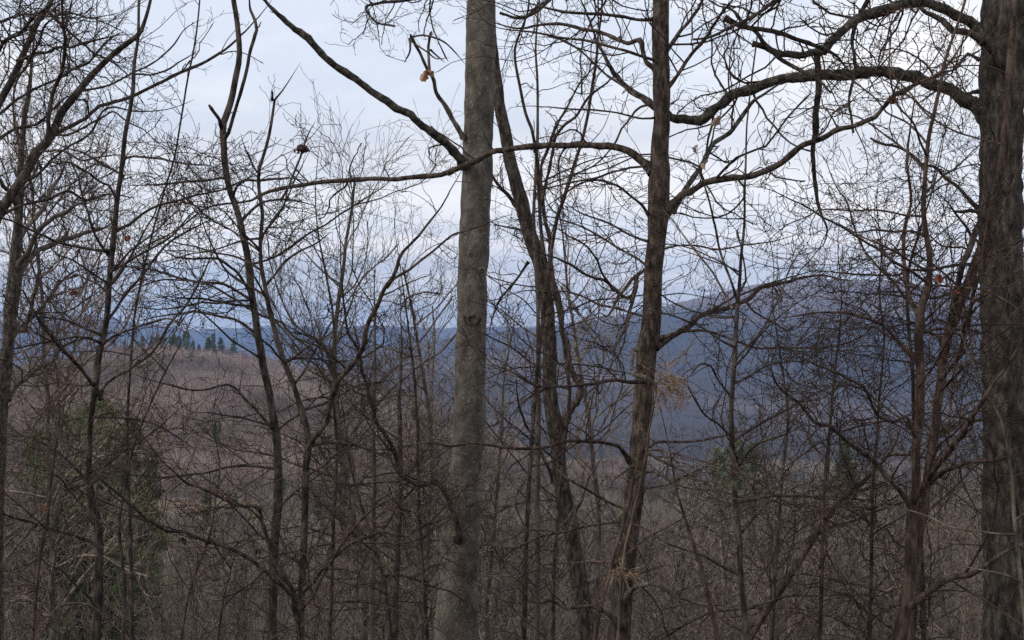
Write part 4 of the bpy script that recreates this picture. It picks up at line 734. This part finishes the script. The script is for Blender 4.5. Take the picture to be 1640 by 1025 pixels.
gridv('ground', Xg, Yg, ground(Xg, Yg), mg)
mm = mat('far_forest_slope', [(0.38, (.024, .024, .030)), (0.5, (.045, .038, .042)), (0.64, (.13, .095, .09))], .0011, (1, .5, 1), bump=0, detail=12, spots=(.60, .0011, (.045, .06, .045)))
farr = np.concatenate([[1100], np.geomspace(1110, 2600, 70), [3500, 6000, 12000]])
Yf, Af = np.meshgrid(farr, wd, indexing='ij'); Xf = Af * (30 + Yf * 1.25)
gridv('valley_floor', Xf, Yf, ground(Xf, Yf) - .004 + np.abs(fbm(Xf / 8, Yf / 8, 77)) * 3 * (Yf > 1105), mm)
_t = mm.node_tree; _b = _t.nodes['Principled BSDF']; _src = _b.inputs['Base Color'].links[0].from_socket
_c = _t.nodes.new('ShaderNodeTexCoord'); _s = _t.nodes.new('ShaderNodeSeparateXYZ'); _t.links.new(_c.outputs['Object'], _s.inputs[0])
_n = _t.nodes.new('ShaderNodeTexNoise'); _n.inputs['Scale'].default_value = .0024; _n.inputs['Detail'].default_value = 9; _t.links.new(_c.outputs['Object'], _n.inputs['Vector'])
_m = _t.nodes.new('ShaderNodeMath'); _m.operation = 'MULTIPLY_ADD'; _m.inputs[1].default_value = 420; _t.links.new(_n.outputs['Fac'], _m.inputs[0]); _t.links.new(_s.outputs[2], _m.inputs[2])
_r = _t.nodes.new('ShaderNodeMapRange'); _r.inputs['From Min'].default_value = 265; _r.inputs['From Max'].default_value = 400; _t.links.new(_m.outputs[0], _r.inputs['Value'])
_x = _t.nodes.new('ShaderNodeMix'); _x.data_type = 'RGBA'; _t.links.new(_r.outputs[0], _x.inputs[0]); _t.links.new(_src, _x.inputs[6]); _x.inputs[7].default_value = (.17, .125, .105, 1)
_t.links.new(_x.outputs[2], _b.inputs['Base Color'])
def mountain(name, tab, D, base, depth_front, depth_back, rough, a0, a1, nc, nr, seed, pw=1.15):
    ys = np.concatenate([np.linspace(D - depth_front, D, nr), np.linspace(D, D + depth_back, 30)[1:]])
    X, Y = fan(ys, a0, a1, nc)
    top = ridge_z(X, Y, tab, D)
    t = np.clip((Y - (D - depth_front)) / depth_front, 0, 1); b = np.clip((Y - D) / depth_back, 0, 1)
    s = t ** pw
    sp = fbm(X / (depth_front * .16), Y / (depth_front * .5), seed, 5)
    Z = base + (top - base) * (s * (1 - b * b))
    env = np.sin(np.pi * np.clip(t, 0, 1)) * (1 - b) ** 2
    Z = Z + sp * (top - base) * .35 * env
    Z = Z + (np.abs(vnoise(X / 9, Y / 9, seed + 5)) * 1.4 + vnoise(X / 23, Y / 23, seed + 6)) * rough * np.clip(t * 4, 0, 1)
    return gridv(name, X, Y, Z, mm)
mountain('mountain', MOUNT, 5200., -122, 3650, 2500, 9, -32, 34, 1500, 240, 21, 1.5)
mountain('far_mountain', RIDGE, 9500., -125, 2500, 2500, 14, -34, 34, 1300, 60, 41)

# ------------------------------------------------------------------ bare trees on the slope and hill
def bare_tree(seed, h=14., r=.15, l1=dict(), tm='midtwig', rmin=.012, lv3=True, lo=.3, d2=2.4, d3=2.6, name='bare_tree'):
    """returns (trunk arrays, crown arrays) standing at the origin"""
    rng = np.random.default_rng(seed); n = 24
    d = np.array([0, 0, 1.]); p = np.zeros(3); pts = [p]
    dr = rng.normal(size=3) * .02
    for i in range(n - 1):
        d = unit(d + rng.normal(size=3) * .07 + dr + np.array([0, 0, .12])); p = p + d * h / n; pts.append(p)
    P = np.array(pts)[None]; P[0, :, :2] -= np.linspace(0, 1, n)[:, None] * P[0, -1, :2] * .85; Rr = (r * np.linspace(1, .12, n) ** .85)[None]
    a1 = dict(dens=2.2, lmin=h * .14, lmax=h * .42, ang=(32, 72), tmin=lo, up=.32, curl=.55, jit=.2, rmin=rmin * 1.6, rf=.6, flat=1, lenpow=1, n=10); a1.update(l1)
    A = sprout(P, Rr, rng, **a1)
    B = sprout(A[0], A[1], rng, dens=d2, lmin=h * .04, lmax=h * .17, ang=(25, 60), tmin=.2, up=.4, rmin=rmin, flat=1, jit=.2)
    got = [B]
    if lv3: got.append(sprout(B[0], B[1], rng, dens=d3, lmin=h * .02, lmax=h * .09, ang=(25, 60), up=.3, rmin=rmin * .8, flat=1, jit=.2, n=6, cap=9000))
    parts = [tubes(*A, 4)] + [tubes(*g, 3) for g in got]
    return tubes(P, Rr, 8, rng, .06), join(parts)
protos = []
def proto_tree(seed, name, label, cat, group, tm='midtwig', bm='mid', **k):
    (v, q), (v2, q2) = bare_tree(seed, **k)
    root = thing(name, label, cat, (0, 0, 0), group)
    mk('trunk', v, q, MT[bm], root); mk('crown', v2, q2, MT[tm], root)
    return root
used = set()
def place(root, x, y, rz, sc, label=None, tilt=(0, 0), z=None):
    if root.name in used:
        r = root.copy(); C.objects.link(r)
        for ch in root.children:
            c = ch.copy(); C.objects.link(c); c.parent = r
            for g in ch.children:
                gg = g.copy(); C.objects.link(gg); gg.parent = c
    else:
        r = root; used.add(root.name)
    r.location = (x, y, float(ground(x, y)) - .1 if z is None else z)
    r.rotation_euler = (tilt[0], tilt[1], rz); r.scale = (sc, sc, sc)
    if label: r['label'] = label
    return r

rb = np.random.default_rng(2024)
# the tall bare tree between the curving tree and the grey trunk, and others of middle distance
def solo(seed, px, Y, top_py, name, label, r=.12, k=None, tm='midtwig', lo=.3, rz=0.):
    x = (px - 820) / F * Y; gz = float(ground(x, Y)); top = float(PX(px, top_py, Y)[2]); h = (top - gz)
    (v, q), (v2, q2) = bare_tree(seed, h=h * .98, r=r, rmin=.0075, lo=lo, **(k or {}))
    root = thing(name, label, 'tree', (0, 0, 0)); mk('trunk', v, q, MT['mid'], root); mk('crown', v2, q2, MT[tm], root)
    root.location = (x, Y, gz - .1); root.rotation_euler = (0, 0, rz); return root
solo(301, 596, 32., 165, 'bare_tree', 'tall fine twigged bare tree with a domed crown left of the pale grey trunk', r=.16, lo=.35, k=dict(d2=4, d3=4))
solo(302, 640, 36., 330, 'bare_tree', 'lower bare tree just left of the pale grey trunk', r=.15, lo=.35)
solo(303, 915, 34., 215, 'bare_tree', 'grey bare tree seen between the leaning dark tree and the brown tree', r=.12, lo=.4, k=dict(l1=dict(dens=1.4), d2=3))
solo(304, 60, 30., 110, 'bare_tree', 'tall fine twigged bare tree behind the spreading tree at the edge', r=.12, lo=.35, k=dict(d2=3.4, d3=3.4))
solo(305, 120, 42., 330, 'bare_tree', 'bare tree of middle height behind the straight sapling', r=.13, lo=.4)
solo(306, 700, 40., 400, 'bare_tree', 'slim bare tree half hidden behind the pale grey trunk', r=.12, lo=.4)
solo(307, -20, 34., 60, 'bare_tree', 'tall bare tree cut by the edge of view behind the spreading tree', r=.12, lo=.3, k=dict(d2=3))
solo(308, 800, 38., 420, 'bare_tree', 'slim bare tree immediately right of the pale grey trunk', r=.11, lo=.35)
solo(309, 1240, 36., 560, 'bare_tree', 'low bare tree behind the slender sapling, topping the valley woods', r=.1, lo=.3)
solo(310, 1530, 30., 480, 'bare_tree', 'bare tree rising behind the slanting twin stem', r=.12, lo=.3)

# near thicket: many-stemmed bushes
def bush(seed, h, ns, tm, name, label, cat, group, lean=.45, rs=.007, lv=(3.2, 4.5)):
    rng = np.random.default_rng(seed); root = thing(name, label, cat, (0, 0, 0), group)
    n = 16; P = np.zeros((ns, n, 3)); P[:, 0, :2] = rng.normal(size=(ns, 2)) * .12
    d = unit(np.stack([rng.normal(size=ns) * lean, rng.normal(size=ns) * lean, np.ones(ns)], 1)); cv = rng.normal(size=(ns, 3)) * .12
    L = h * rng.uniform(.6, 1.15, ns)
    for i in range(1, n):
        d = unit(d + cv + rng.normal(size=(ns, 3)) * .12 + np.array([0, 0, -.045])); P[:, i] = P[:, i - 1] + d * (L / n)[:, None]
    Rr = (rs * rng.uniform(.7, 1.5, ns))[:, None] * np.linspace(1, .3, n)[None]
    for s in range(ns): mk('stem', *tubes(P[s:s + 1], Rr[s:s + 1], 6), MT[tm], root)
    g = twiggy(P, Rr, rng, [dict(dens=lv[0], lmin=.15, lmax=h * .45, rmin=.0022, curl=1.1, up=-.05), dict(dens=lv[1], lmin=.08, lmax=.5, rmin=.002, curl=1.), dict(dens=3.5, lmin=.05, lmax=.2, rmin=.0018)])
    mk('twig_sprays', *tubes(*g, 3), MT[tm], root)
    return root
BG = 'bare bushes of the near thicket'
bushes = [bush(401, 2.6, 5, 'brush', 'bare_bush', 'bare brown many-stemmed bush in the tangled thicket below the trees', 'bush', BG),
          bush(402, 2.2, 4, 'rtwig', 'bare_bush', 'bare reddish many-stemmed bush in the tangled thicket below the trees', 'bush', 'reddish bare bushes of the near thicket', lean=.3),
          bush(403, 3.0, 5, 'twig', 'bare_bush', 'bare dark many-stemmed bush in the tangled thicket below the trees', 'bush', 'dark bare bushes of the near thicket', lean=.6),
          bush(404, 2.4, 6, 'brush', 'bare_bush', 'bare brown many-stemmed bush in the tangled thicket below the trees', 'bush', BG, lean=.7),
          bush(405, 1.8, 5, 'ptwig', 'bare_bush', 'pale straw coloured bare bush in the tangled thicket below the trees', 'bush', 'pale bare bushes of the near thicket', lean=.6, rs=.004, lv=(2.4, 3))]
k = 0
for i in range(115):
    u = (i + rb.random()) / 115; Y = 6.3 + 22 * u ** 1.25
    x = rb.uniform(-.47, .47) * Y
    if vnoise(x / 1.6, Y / 3., 5) < -.12: x += .8
    w = [.28, .18, .20, .20, .14]; b = bushes[rb.choice(5, p=w if x < .2 * Y else [.18, .45, .14, .12, .11])]
    if Y < 9 and b is bushes[4] and rb.random() < .6: b = bushes[0]
    gz = float(ground(x, Y)); room = (CAMZ - .075 * Y * rb.uniform(.8, 1.5)) - gz      # tops end below the ridge line
    if 20 < 820 + x / Y * F < 280: room -= .055 * Y
    sc = float(np.clip(room / 3.0, .4, 1.8)) * rb.uniform(.8, 1.1)
    place(b, x, Y, rb.uniform(0, 6.28), sc)
# long thin canes arching over and through the thicket
def cane(seed, L, tm, name, label, cat, group):
    rng = np.random.default_rng(seed); root = thing(name, label, cat, (0, 0, 0), group); n = 34
    d = unit(np.array([.25, .1, 1.])); p = np.zeros(3); P = [p]
    for i in range(n - 1):
        u = i / n; d = unit(d + rng.normal(size=3) * .07 + np.array([.07, 0, -.15 * u])); p = p + d * L / n; P.append(p)
    P = np.array(P)[None]; Rr = (.0062 * np.linspace(1, .3, n))[None]
    mk('stem', *tubes(P, Rr, 6), MT[tm], root)
    g = twiggy(P, Rr, rng, [dict(dens=3.6, lmin=.15, lmax=1.2, curl=1.1, up=.05), dict(dens=5, lmin=.08, lmax=.4), dict(dens=4, lmin=.04, lmax=.15)])
    mk('twig_sprays', *tubes(*g, 3), MT[tm], root); return root
CG = 'thin canes arching through the thicket'
canes = [cane(451, 4.2, 'brush', 'arching_cane', 'brown arching cane', 'cane', CG), cane(452, 3.6, 'rtwig', 'arching_cane', 'brown arching cane', 'cane', CG),
         cane(453, 4.8, 'twig', 'arching_cane', 'brown arching cane', 'cane', CG), cane(454, 3.8, 'brush', 'arching_cane', 'brown arching cane', 'cane', CG)]
for i in range(90):
    u = (i + rb.random()) / 90; Y = 5.2 + 9 * u; x = rb.uniform(-.46, .46) * Y
    top = PX(820, rb.uniform(560, 800) if not 20 < 820 + x / Y * F < 280 else rb.uniform(780, 880), Y)[2] - float(ground(x, Y))
    place(canes[rb.integers(4)], x, Y, rb.uniform(0, 6.28), float(np.clip(top / 2.9, .45, 1.25)))
# young bare trees down the slope
YG = 'young bare trees down the slope'
yt = [proto_tree(501 + i, 'young_tree', 'slim young bare tree growing down the wooded slope', 'young tree', YG, h=7.5, r=.028, rmin=.004, lo=.25, l1=dict(dens=2.4, lmax=2.2)) for i in range(4)]
for i in range(70):
    u = (i + rb.random()) / 70; Y = 20 + 44 * u; x = rb.uniform(-.47, .47) * Y
    gz = float(ground(x, Y)); px = 820 + x / Y * F
    lim = np.interp(px, [0, 250, 450, 700, 900, 1200, 1640], [800, 810, 790, 680, 690, 710, 650]) + rb.uniform(-30, 90)
    room = float(PX(px, lim, Y)[2]) - gz
    place(yt[rb.integers(4)], x, Y, rb.uniform(0, 6.28), float(np.clip(room / 9, .35, 1.3)), tilt=(rb.normal() * .05, rb.normal() * .05))
SG = 'bare trees in the valley woods'
st = [proto_tree(521 + i, 'bare_tree', 'grey brown bare tree among the valley woods', 'tree', SG, h=13, r=.13, rmin=.022, lo=.25) for i in range(4)]
pos = []
for i in range(250):
    u = (i + rb.random()) / 250; Y = 60 + 190 * u ** 1.1; x = rb.uniform(-.46, .46) * Y
    gz = float(ground(x, Y)); px = 820 + x / Y * F
    lim = np.interp(px, [0, 200, 260, 480, 700, 900, 1200, 1640], [760, 790, 840, 850, 760, 720, 705, 690]) + rb.uniform(-14, 60)
    room = float(PX(px, lim, Y)[2]) - gz
    if room < 5: room = 5
    place(st[rb.integers(4)], x, Y, rb.uniform(0, 6.28), float(np.clip(room / 13, .4, 1.35)))
# pines
def pine(seed, h, name, label, group, spread=.24, nb=70):
    rng = np.random.default_rng(seed); root = thing(name, label, 'pine tree', (0, 0, 0), group); n = 14
    P = np.zeros((1, n, 3)); P[0, :, 2] = np.linspace(0, h, n); P[0, :, :2] = np.cumsum(rng.normal(size=(n, 2)) * .02 * h / 10, 0)
    mk('trunk', *tubes(P, (h * .014 * np.linspace(1, .1, n))[None], 7), MT['mid'], root)
    t = np.sort(rng.uniform(.22, .99, nb)); a = rng.uniform(0, 6.28, nb); ln = h * spread * (1.05 - t) ** 1.0 * rng.uniform(.4, 1.25, nb) + .02 * h
    m = 6; B_ = np.zeros((nb, m, 3)); u = np.linspace(0, 1, m)[None, :, None]
    base = np.stack([np.zeros(nb), np.zeros(nb), t * h], 1)[:, None]; dr = np.stack([np.cos(a), np.sin(a), np.zeros(nb)], 1)[:, None]
    B_ = base + dr * ln[:, None, None] * u + np.array([0, 0, 1.]) * (ln[:, None, None] * (.28 * u ** 2 - .12 * u))
    br = (.004 * h * np.linspace(1, .2, m))[None] * np.ones((nb, 1))
    mk('branches', *tubes(B_, br, 4), MT['mid'], root).name = 'limb'
    # needle tufts: many slender leaf-sized blades round every branch
    k = nb * 110; bi = rng.integers(0, nb, k); uu = rng.random(k) ** .6
    c = base[bi, 0] + dr[bi, 0] * (ln[bi] * uu)[:, None] + np.array([0, 0, 1.]) * (ln[bi] * (.28 * uu ** 2 - .12 * uu))[:, None]
    s = h * .021; c = c + rng.normal(size=(k, 3)) * s * np.array([1, 1, .6])
    d1 = unit(rng.normal(size=(k, 3)) + np.array([0, 0, .5])); d2 = unit(np.cross(d1, rng.normal(size=(k, 3))))
    q = np.stack([c - d1 * s, c + d2 * s * .17, c + d1 * s * 1.1, c - d2 * s * .17], 1)
    mk('needles', q.reshape(-1, 3), np.arange(k * 4).reshape(-1, 4), MT['pine'], root, smooth=False).name = 'crown'
    return root
pp = [pine(601, 14, 'pine_tree', 'small green pine on the slope below the far hill', 'pines down the slope', spread=.27), pine(602, 12, 'pine_tree', 'small green pine on the slope below the far hill', 'pines down the slope', spread=.32, nb=60)]
def pin(p, px, Y, top, label=None, group=None, sq=1.):
    x = (px - 820) / F * Y; gz = float(ground(x, Y)); h = float(PX(px, top, Y)[2]) - gz
    H = 14 if p is pp[0] else 12
    r = place(p, x, Y, rb.uniform(0, 6), h / H, label)
    if group: r['group'] = group
    sq *= .62
    r.scale = (r.scale[0] * sq, r.scale[1] * sq, r.scale[2]); return r
LP_ = 'bushy green pine in the clump below the hill at the far end of the thicket'
for px, Y, top, sq in ((95, 96, 668, .95), (130, 104, 662, .9), (168, 92, 655, .95), (208, 104, 690, .8), (60, 100, 700, .8), (238, 112, 738, .7), (146, 84, 722, .85), (195, 84, 745, .7), (84, 82, 752, .8)):
    pin(pp[(px // 5) % 2], px, Y, top - 14, LP_, 'clump of pines below the hill', sq * 1.15)
for px, Y, top in ((330, 340, 782), (378, 360, 790), (345, 560, 680), (352, 580, 674), (455, 400, 765)):
    pin(pp[px % 2], px, Y, top)
for px, Y, top, sq in ((1150, 330, 716, 1.3), (1176, 350, 700, 1.4), (1204, 340, 708, 1.3), (1352, 340, 702, 1.3), (1590, 260, 730, 1.3), (995, 200, 812, 1.)):
    pin(pp[px % 2], px, Y, top, 'dull green pine standing among the valley woods below the mountain', 'pines among the valley woods', sq)
cg = 'conifers along the hill crest'
for px, top in ((212, 536), (222, 530), (232, 527), (241, 524), (250, 522), (258, 525), (266, 523), (277, 519), (284, 524), (292, 526), (300, 523), (312, 532), (330, 530), (338, 526), (345, 524), (352, 528), (360, 545), (374, 538), (392, 560), (184, 540), (200, 540), (172, 546), (158, 548), (146, 552), (130, 552), (112, 556), (96, 560), (228, 533), (246, 530), (271, 527), (288, 528), (322, 534), (334, 534), (318, 540), (306, 536)):
    Y = 1010 - abs(px - 260) * .4 + rb.uniform(-40, 20); top += rb.uniform(-3, 13)
    pin(pp[px % 2], px + rb.uniform(-4, 4), Y, top + 5, 'dark conifer on the crest of the wooded hill', cg, rb.uniform(1.1, 1.7))

# the far woods, too many to count
def far_woods(name, n, ymin, ymax, pxr, hr, nb, wid, m, seed, keep=None, power=1.):
    rng = np.random.default_rng(seed); Y = ymin + (ymax - ymin) * rng.random(n) ** power; px = rng.uniform(*pxr, n)
    if keep is not None:
        kk = keep(px, Y, rng); Y = Y[kk]; px = px[kk]; n = len(Y)
    X = (px - 820) / F * Y; Z = ground(X, Y); h = rng.uniform(*hr, n)
    ii = np.repeat(np.arange(n), nb); k = len(ii)
    t = rng.uniform(.12, .75, k); hh = h[ii]; base = np.stack([X[ii], Y[ii], Z[ii] + hh * t], 1)
    a = rng.uniform(0, 6.283, k); sp = rng.uniform(.1, .75, k); d = unit(np.stack([np.cos(a) * sp, np.sin(a) * sp, np.ones(k)], 1))
    L = hh * (1.05 - t) * rng.uniform(.35, .8, k); base[:, :2] += d[:, :2] * (L * .3)[:, None]
    sd = unit(np.cross(d, rng.normal(size=(k, 3)))) * (wid * rng.uniform(.5, 1.3, k))[:, None]
    mid = base + d * (L * .5)[:, None]
    q = np.stack([base - sd * .4, mid + sd * .6 + rng.normal(size=(k, 3)) * .1, base + d * L[:, None], mid - sd * .6], 1)
    tb = np.stack([X, Y, Z], 1); tw_ = np.array([wid * .8, 0, 0])
    tq = np.stack([tb - tw_, tb + tw_, tb + tw_ * .3 + np.array([0, 0, 1]) * h[:, None] * .8, tb - tw_ * .3 + np.array([0, 0, 1]) * h[:, None] * .8], 1)
    V = np.concatenate([q.reshape(-1, 3), tq.reshape(-1, 3)])
    o = mk(name, V, np.arange(len(V)).reshape(-1, 4), m, smooth=False); o['kind'] = 'stuff'
    return o
mf = mat('distant_bare_woods', [(0.40, (.16, .11, .092)), (0.5, (.27, .195, .165)), (0.60, (.38, .285, .24))], .010, bump=0, detail=8, spots=(.60, .012, (.22, .14, .11)))
mf2 = mat('valley_bare_woods', [(0.40, (.09, .072, .056)), (0.5, (.16, .132, .102)), (0.60, (.25, .21, .165))], .03, bump=0, detail=8, spots=(.62, .03, (.10, .095, .05)))
clear_ = lambda px, Y, rng: ~((Y > 395) & (Y < 480) & (px > 60) & (px < 420))
far_woods('hillside_woods', 9000, 480, 1040, (-350, 1000), (9, 15), 26, .17, mf, 71)
far_woods('hillside_evergreens', 120, 820, 1020, (120, 420), (7, 12), 60, .2, MT['pine'], 72, keep=lambda px, Y, rng: (np.abs(px - 260) < 40 + rng.random(len(px)) * 130))
far_woods('valley_woods', 5500, 170, 500, (-300, 1950), (8, 13), 34, .09, mf2, 73, keep=clear_)
mf3 = mat('far_valley_woods', [(0.40, (.05, .042, .036)), (0.5, (.09, .075, .064)), (0.60, (.15, .12, .10))], .02, bump=0, detail=8)
far_woods('distant_valley_woods', 6000, 480, 1500, (650, 2000), (9, 14), 18, .2, mf3, 74)
# a clearing of dry orange grass on the valley floor
cx, cy = np.meshgrid(np.linspace(-175, -70, 60), np.linspace(398, 470, 40))
edge = lambda: None
gm = mat('dry_grass', [(0.3, (.15, .09, .045)), (0.5, (.24, .145, .08)), (0.7, (.13, .11, .05))], .08, bump=.5, bscale=1.5, detail=8, dist=.3)
gridv('clearing', cx, cy, ground(cx, cy) + .35 + fbm(cx / 6, cy / 6, 4) * .5, gm)

LMK = sorted([(30, 'spreading tree'), (157, 'straight sapling'), (430, 'curving tree'), (487, 'V-shaped forked tree'), (740, 'pale grey trunk'), (905, 'leaning dark tree'),
       (1010, 'brown tree'), (1180, 'slender sapling'), (1300, 'slanting dead stem'), (1462, 'reddish forked sapling'), (1612, 'rugged furrowed trunk')])
ORD = ['', 'second ', 'third ', 'fourth ', 'fifth ', 'sixth ', 'seventh ', 'eighth ', 'ninth ', 'tenth ', 'eleventh ', 'twelfth ', 'thirteenth ', 'fourteenth ', 'fifteenth ', 'sixteenth ', 'seventeenth ', 'eighteenth ', 'nineteenth ', 'twentieth '] + ['twenty-' + q + ' ' for q in ('first', 'second', 'third', 'fourth', 'fifth', 'sixth', 'seventh', 'eighth', 'ninth')]
def relabel(look, objs, near='nearest', where='beside'):
    cells = {}
    for o in objs:
        px = 820 + o.location.x / o.location.y * F
        k = min(range(len(LMK)), key=lambda i: abs(LMK[i][0] - px)); sd_ = 'left' if px < LMK[k][0] else 'right'
        cells.setdefault((k, sd_), []).append(o)
    for (k, sd_), L in cells.items():
        L.sort(key=lambda o: o.location.y)
        for r, o in enumerate(L):
            q = (ORD[r] if r < len(ORD) else '') + near
            if r >= len(ORD): q = 'farthest'
            o['label'] = f'{q} {look} {where} {sd_} of the {LMK[k][1]}'.replace('low in the thicket', 'in the thicket')
def members(base, group=None): return [o for o in C.objects if o.parent is None and o.name.split('.')[0] == base and 'category' in o and (group is None or o.get('group') == group)]
for g, look in ((BG, 'brown bush'), ('reddish bare bushes of the near thicket', 'reddish many-stemmed bush'), ('dark bare bushes of the near thicket', 'dark many-stemmed bush'), ('pale bare bushes of the near thicket', 'pale straw coloured bush')):
    relabel(look, members('bare_bush', g), where='low in the thicket just')
relabel('thin arching cane', members('arching_cane'), where='in the thicket just')
relabel('slim young bare tree', members('young_tree'), where='on the slope just')
relabel('grey brown valley tree', members('bare_tree', SG), where='seen')
relabel('bushy green pine of the clump', members('pine_tree', 'clump of pines below the hill'), where='below the hill')
relabel('small green pine', members('pine_tree', 'pines down the slope'), where='down the slope')
relabel('dull green pine', members('pine_tree', 'pines among the valley woods'), where='in the valley woods')
cc = sorted(members('pine_tree', cg), key=lambda o: o.location.x / o.location.y)
NUM = ['first'] + [x.strip() for x in ORD[1:20]] + ['twenty-first', 'twenty-second', 'twenty-third', 'twenty-fourth'] + ['twenty-' + x for x in ('fifth', 'sixth', 'seventh', 'eighth', 'ninth')] + ['thirtieth'] + ['thirty-' + x for x in ('first', 'second', 'third', 'fourth', 'fifth', 'sixth', 'seventh', 'eighth', 'ninth')]
for i, o in enumerate(cc): o['label'] = f'{NUM[i]} dark conifer from the left along the crest of the wooded hill'


# ------------------------------------------------------------------ air
hz = bpy.data.meshes.new('haze')
x0, x1, y0, y1, z0, z1 = -13000, 13000, -450, 12500, -190, 330
vs = [(x, y, z) for z in (z0, z1) for y in (y0, y1) for x in (x0, x1)]
hz.from_pydata(vs, [], [(0, 2, 3, 1), (4, 5, 7, 6), (0, 1, 5, 4), (2, 6, 7, 3), (0, 4, 6, 2), (1, 3, 7, 5)])
ho = bpy.data.objects.new('haze', hz); C.objects.link(ho); ho['kind'] = 'stuff'
hm = bpy.data.materials.new('haze_air'); hm.use_nodes = True; n = hm.node_tree.nodes
for x in list(n):
    if x.type == 'BSDF_PRINCIPLED': n.remove(x)
pv = n.new('ShaderNodeVolumePrincipled'); pv.inputs['Color'].default_value = (.36, .57, 1.0, 1); pv.inputs['Density'].default_value = 0.0001
pv.inputs['Anisotropy'].default_value = 0.0
hm.node_tree.links.new(pv.outputs[0], [x for x in n if x.type == 'OUTPUT_MATERIAL'][0].inputs['Volume'])
hz.materials.append(hm)
